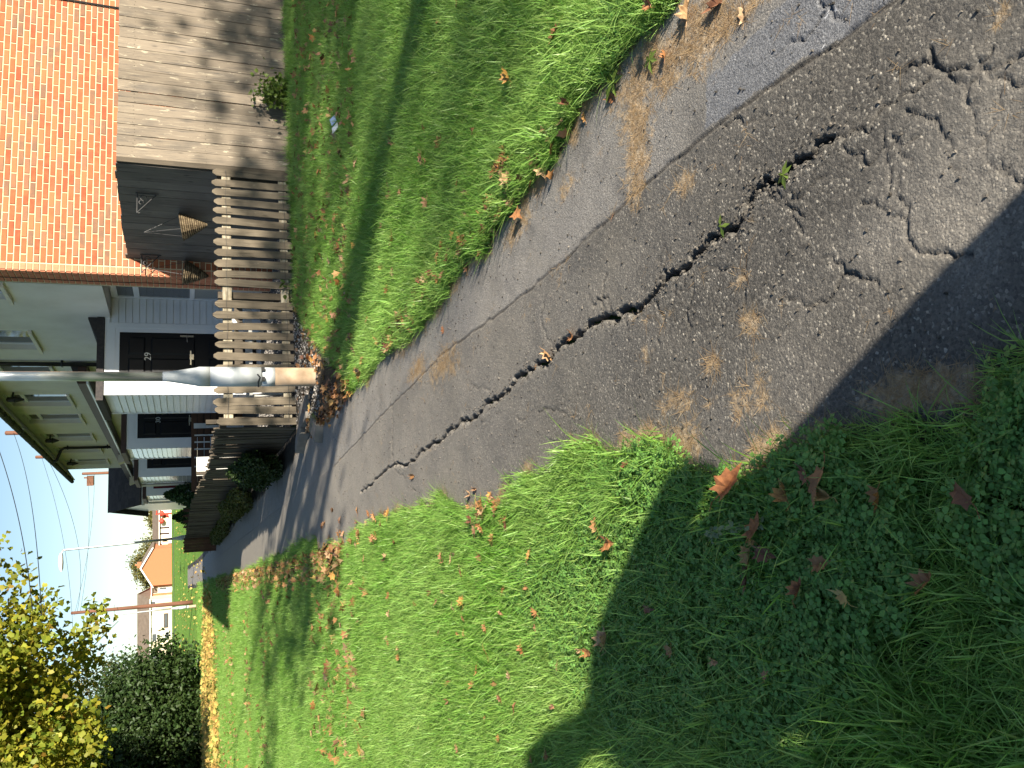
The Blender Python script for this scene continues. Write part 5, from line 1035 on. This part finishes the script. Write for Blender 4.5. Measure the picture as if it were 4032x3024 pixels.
Ns = 2200; y = rg.uniform(6, 34, Ns); x = rg.uniform(-.5, -.23, Ns) * y; k = NB(x, y, .3, 3) > .42; x, y = x[k], y[k]; leaf_stuff('scattered_leaves', np.stack([x, y, gz(y) + rg.uniform(.03, .07, len(x))], 1), .085, 'fallen_leaf_many', rg)
Ns = 700; y = rg.uniform(6.5, 10, Ns); x = rg.uniform(-.05, .46, Ns) * y; s_, nn = SN(x, y); k = (s_ < -2.2) & (nn < 2.5); x, y = x[k], y[k]; leaf_stuff('scattered_leaves', np.stack([x, y, gz(y) + rg.uniform(.03, .06, len(x))], 1), .07, 'fallen_leaf_many', rg)
Ns = 26000; th = rg.uniform(0, 2 * math.pi, Ns); rr = rg.uniform(0, 1, Ns) ** .45; x = -17.0 + 9.5 * rr * np.cos(th); y = 33.5 + 10.5 * rr * np.sin(th); k = (rg.random(Ns) < np.clip(2.2 * (1.02 - rr), 0, 1) * np.clip(.25 + 2.4 * (NB(x, y, .5, 3) - .35), .12, 1)) & (x < -.235 * y + .3); x, y = x[k], y[k]
leaf_stuff('yellow_leaf_litter', np.stack([x, y, gz(y) + rg.uniform(.05, .13, len(x))], 1), .15, 'yellow_leaf', rg, 1.0)
Ns = 500; y = rg.uniform(40, 100, Ns); x = rg.uniform(-.32, -.1, Ns) * y; leaf_stuff('scattered_leaves', np.stack([x, y, gz(y) + .06], 1), .16, 'yellow_leaf', rg)

# ------------------------------------------------------------------ small things
def weed(label, X0, Y0, size, n_, seed, m='ivy_leaf', tall=0):
    x, y = gpx(X0, Y0); s_, nn = SN(x, y); r = random.Random(seed); t = thing('small_weed', label, 'weed', (x, y, path_z(float(s_), float(nn)) - .004)); q = MB()
    for i in range(n_):
        a = i * 6.283 / n_ + r.uniform(-.3, .3); L = size * r.uniform(.7, 1.1); d = Vector((math.cos(a), math.sin(a), 0)); e = Vector((-d.y, d.x, 0)); up = Vector((0, 0, 1)); z0 = up * .015
        q.add([z0, d * L * .45 + e * L * .2 + up * L * .35, d * L + up * L * .22, d * L * .45 - e * L * .2 + up * L * .35], [(0, 1, 2, 3)])
    obj('leaf_rosette', q.mesh('leaf_rosette', m), t); q = MB(); q.tube([(0, 0, -.02), (0, 0, .02)], .002, 5); obj('stem', q.mesh('stem', m), t)
weed('small green seedling growing from the main crack nearer the bottom', 1703, 380, .035, 6, 1); weed('two-leaved seedling in the main crack by the wide gap', 1568, 490, .035, 4, 2); weed('dandelion rosette in the dirt at the right path edge', 1330, 180, .07, 7, 3); weed('small weed by the pale repair at the right corner', 1410, 130, .05, 6, 4)
tl = thing('feathery_weed', 'pale feathery weed stem arching in the shaded grass', 'weed', (*gpx(1690, 1130), .03)); q = MB(); r = random.Random(5); pts = [Vector((-.03 * t - .02 * t * t, .16 * t, .05 + .05 * math.sin(t * 2.5))) for t in np.linspace(0, 1, 9)]; q.tube(pts, [.003] * 8 + [.001], 5); obj('stem', q.mesh('stem', 'clover_leaf'), tl)
mat('pale_leaf', [(.16, .22, .12), (.22, .28, .17)], 9, .7, .2, trans=.2); obj('foliage', leaf_cloud('foliage', np.repeat(np.array([tuple(p_) for p_ in pts]), 7, 0) + G(9).normal(0, .004, (63, 3)), .016, 'oval', 'pale_leaf', G(8), up=.3), tl)
x, y = gpx(740, 272); lt = thing('paper_litter', 'torn white and pale blue paper scraps on the right-hand grass', 'litter', (x, y, float(gz(y)) + .05)); q = MB(); q.hexa([(-.10, -.06, 0), (.0, -.05, .0), (0, .06, .05), (-.1, .05, .05)], [(-.10, -.062, .002), (.0, -.052, .002), (0, .058, .052), (-.1, .048, .052)]); obj('scrap', q.mesh('scrap', 'paper_white'), lt)
q = MB(); q.hexa([(.02, -.05, .01), (.11, -.06, .02), (.13, .05, .07), (.03, .05, .05)], [(.02, -.052, .012), (.11, -.062, .022), (.13, .048, .072), (.03, .048, .052)]); obj('scrap', q.mesh('scrap', 'paper_blue'), lt); lt.scale = (.7, .7, .7); lt.rotation_euler = (0, 0, .5)
def slab(label, X0, Y0, w_, d_, h_, rz):
    x, y = gpx(X0, Y0); o = MB(); r = random.Random(int(X0)); top = [(-w_, -d_, h_), (w_ * .9, -d_ * 1.1, h_ * .9), (w_, d_ * .8, h_), (-w_ * .8, d_, h_ * 1.1)]; o.hexa([(a * 1.08, b * 1.08, -.05) for a, b, c_ in top], top); q_ = o.build('concrete_block', 'concrete'); q_.location = (x, y, float(gz(y)) + .02); q_.rotation_euler = (0, 0, rz); tag(q_, label, 'concrete block', 'broken concrete edging')
slab('flat pale concrete slab between the lamp and the fence corner', 668, 895, .13, .28, .06, R(20)); slab('broken concrete kerb piece at the path edge past the lamp', 692, 925, .09, .16, .06, R(-15)); slab('concrete lump at the path corner below the slat fence', 660, 945, .08, .22, .07, R(35))
# tussocks of long grass at the left path edge
ts = thing('grass_tussock', 'dense tussock of fine grass spilling onto the left path edge', 'grass tussock', (*gpx(1340, 1060), .03)); obj('blades', blades(520, .06, .06, .13, .0022, 900, 1.5), ts)
t2 = thing('grass_tussock', 'second tussock of fine grass farther along the left path edge', 'grass tussock', (*gpx(985, 1120), .045)); obj('blades', blades(420, .09, .06, .15, .003, 901, 1.4), t2)
t3 = thing('grass_tussock', 'small grass tuft growing beside the concrete block past the lamp', 'grass tussock', (*gpx(690, 912), .11)); obj('blades', blades(160, .07, .06, .12, .004, 902, 1.0), t3)

# ------------------------------------------------------------------ the person standing behind the viewpoint, whose shadow lies across the foreground
def person(label, x, y, face):
    t = thing('person', label, 'person', (x, y, float(gz(y))), face); me = bpy.data.meshes.new('body')
    J = [(0, 0, .95), (0, 0, 1.15), (0, 0, 1.38), (0, .02, 1.50), (0, .03, 1.62), (0, .03, 1.72), (.12, 0, .88), (.14, .02, .48), (.15, -.02, .08), (.16, .14, .04), (-.12, 0, .88), (-.14, .02, .48), (-.15, -.02, .08), (-.16, .14, .04),
         (.2, 0, 1.40), (.42, -.02, 1.14), (.30, .22, 1.18), (.14, .40, 1.32), (-.2, 0, 1.40), (-.42, -.02, 1.14), (-.30, .22, 1.18), (-.14, .40, 1.32)]
    Eg = [(0, 1), (1, 2), (2, 3), (3, 4), (4, 5), (0, 6), (6, 7), (7, 8), (8, 9), (0, 10), (10, 11), (11, 12), (12, 13), (2, 14), (14, 15), (15, 16), (16, 17), (2, 18), (18, 19), (19, 20), (20, 21)]
    Rr = [.20, .19, .19, .065, .10, .075, .13, .10, .07, .05, .13, .10, .07, .05, .09, .075, .06, .045, .09, .075, .06, .045]
    me.from_pydata(J, Eg, []); me.materials.append(M['coat']); o = obj('body', me, t); md_ = o.modifiers.new('skin', 'SKIN'); md_.use_smooth_shade = True
    for i, v_ in enumerate(me.skin_vertices[0].data): v_.radius = (Rr[i] * (1.25 if i < 3 else 1), Rr[i]); v_.use_root = (i == 0)
    sb = o.modifiers.new('sub', 'SUBSURF'); sb.levels = 1; sb.render_levels = 2
    q = MB(); q.lathe([(.02, 1.78), (.085, 1.75), (.108, 1.66), (.09, 1.58)], (0, .02), 14); obj('hair', q.mesh('hair', 'coat', True), t)
    q = MB(); q.lathe([(.35, .42), (.33, .8), (.29, 1.1), (.26, 1.3)], (0, 0), 16); obj('coat_skirt', q.mesh('coat_skirt', 'coat', True), t); widener_part(t)
def widener_part(t):  # unseen bag-like bulk added to widen the cast shadow on one side
    q = MB(); q.hexa([(-.66, -.1, .14), (-.28, -.12, .14), (-.28, .12, .14), (-.66, .1, .14)], [(-.60, -.09, 1.05), (-.27, -.1, 1.12), (-.27, .1, 1.12), (-.60, .09, 1.05)]); q.tube([(-.3, 0, 1.03), (-.2, .02, 1.42), (.1, .1, 1.3)], .02, 5); obj('shadow_widener', q.mesh('shadow_widener', 'coat'), t)
person('person in a dark coat behind the viewpoint, shown by the shadow on the foreground', 1.16, -.70, R(36))
print('leaves', nleaf[0])
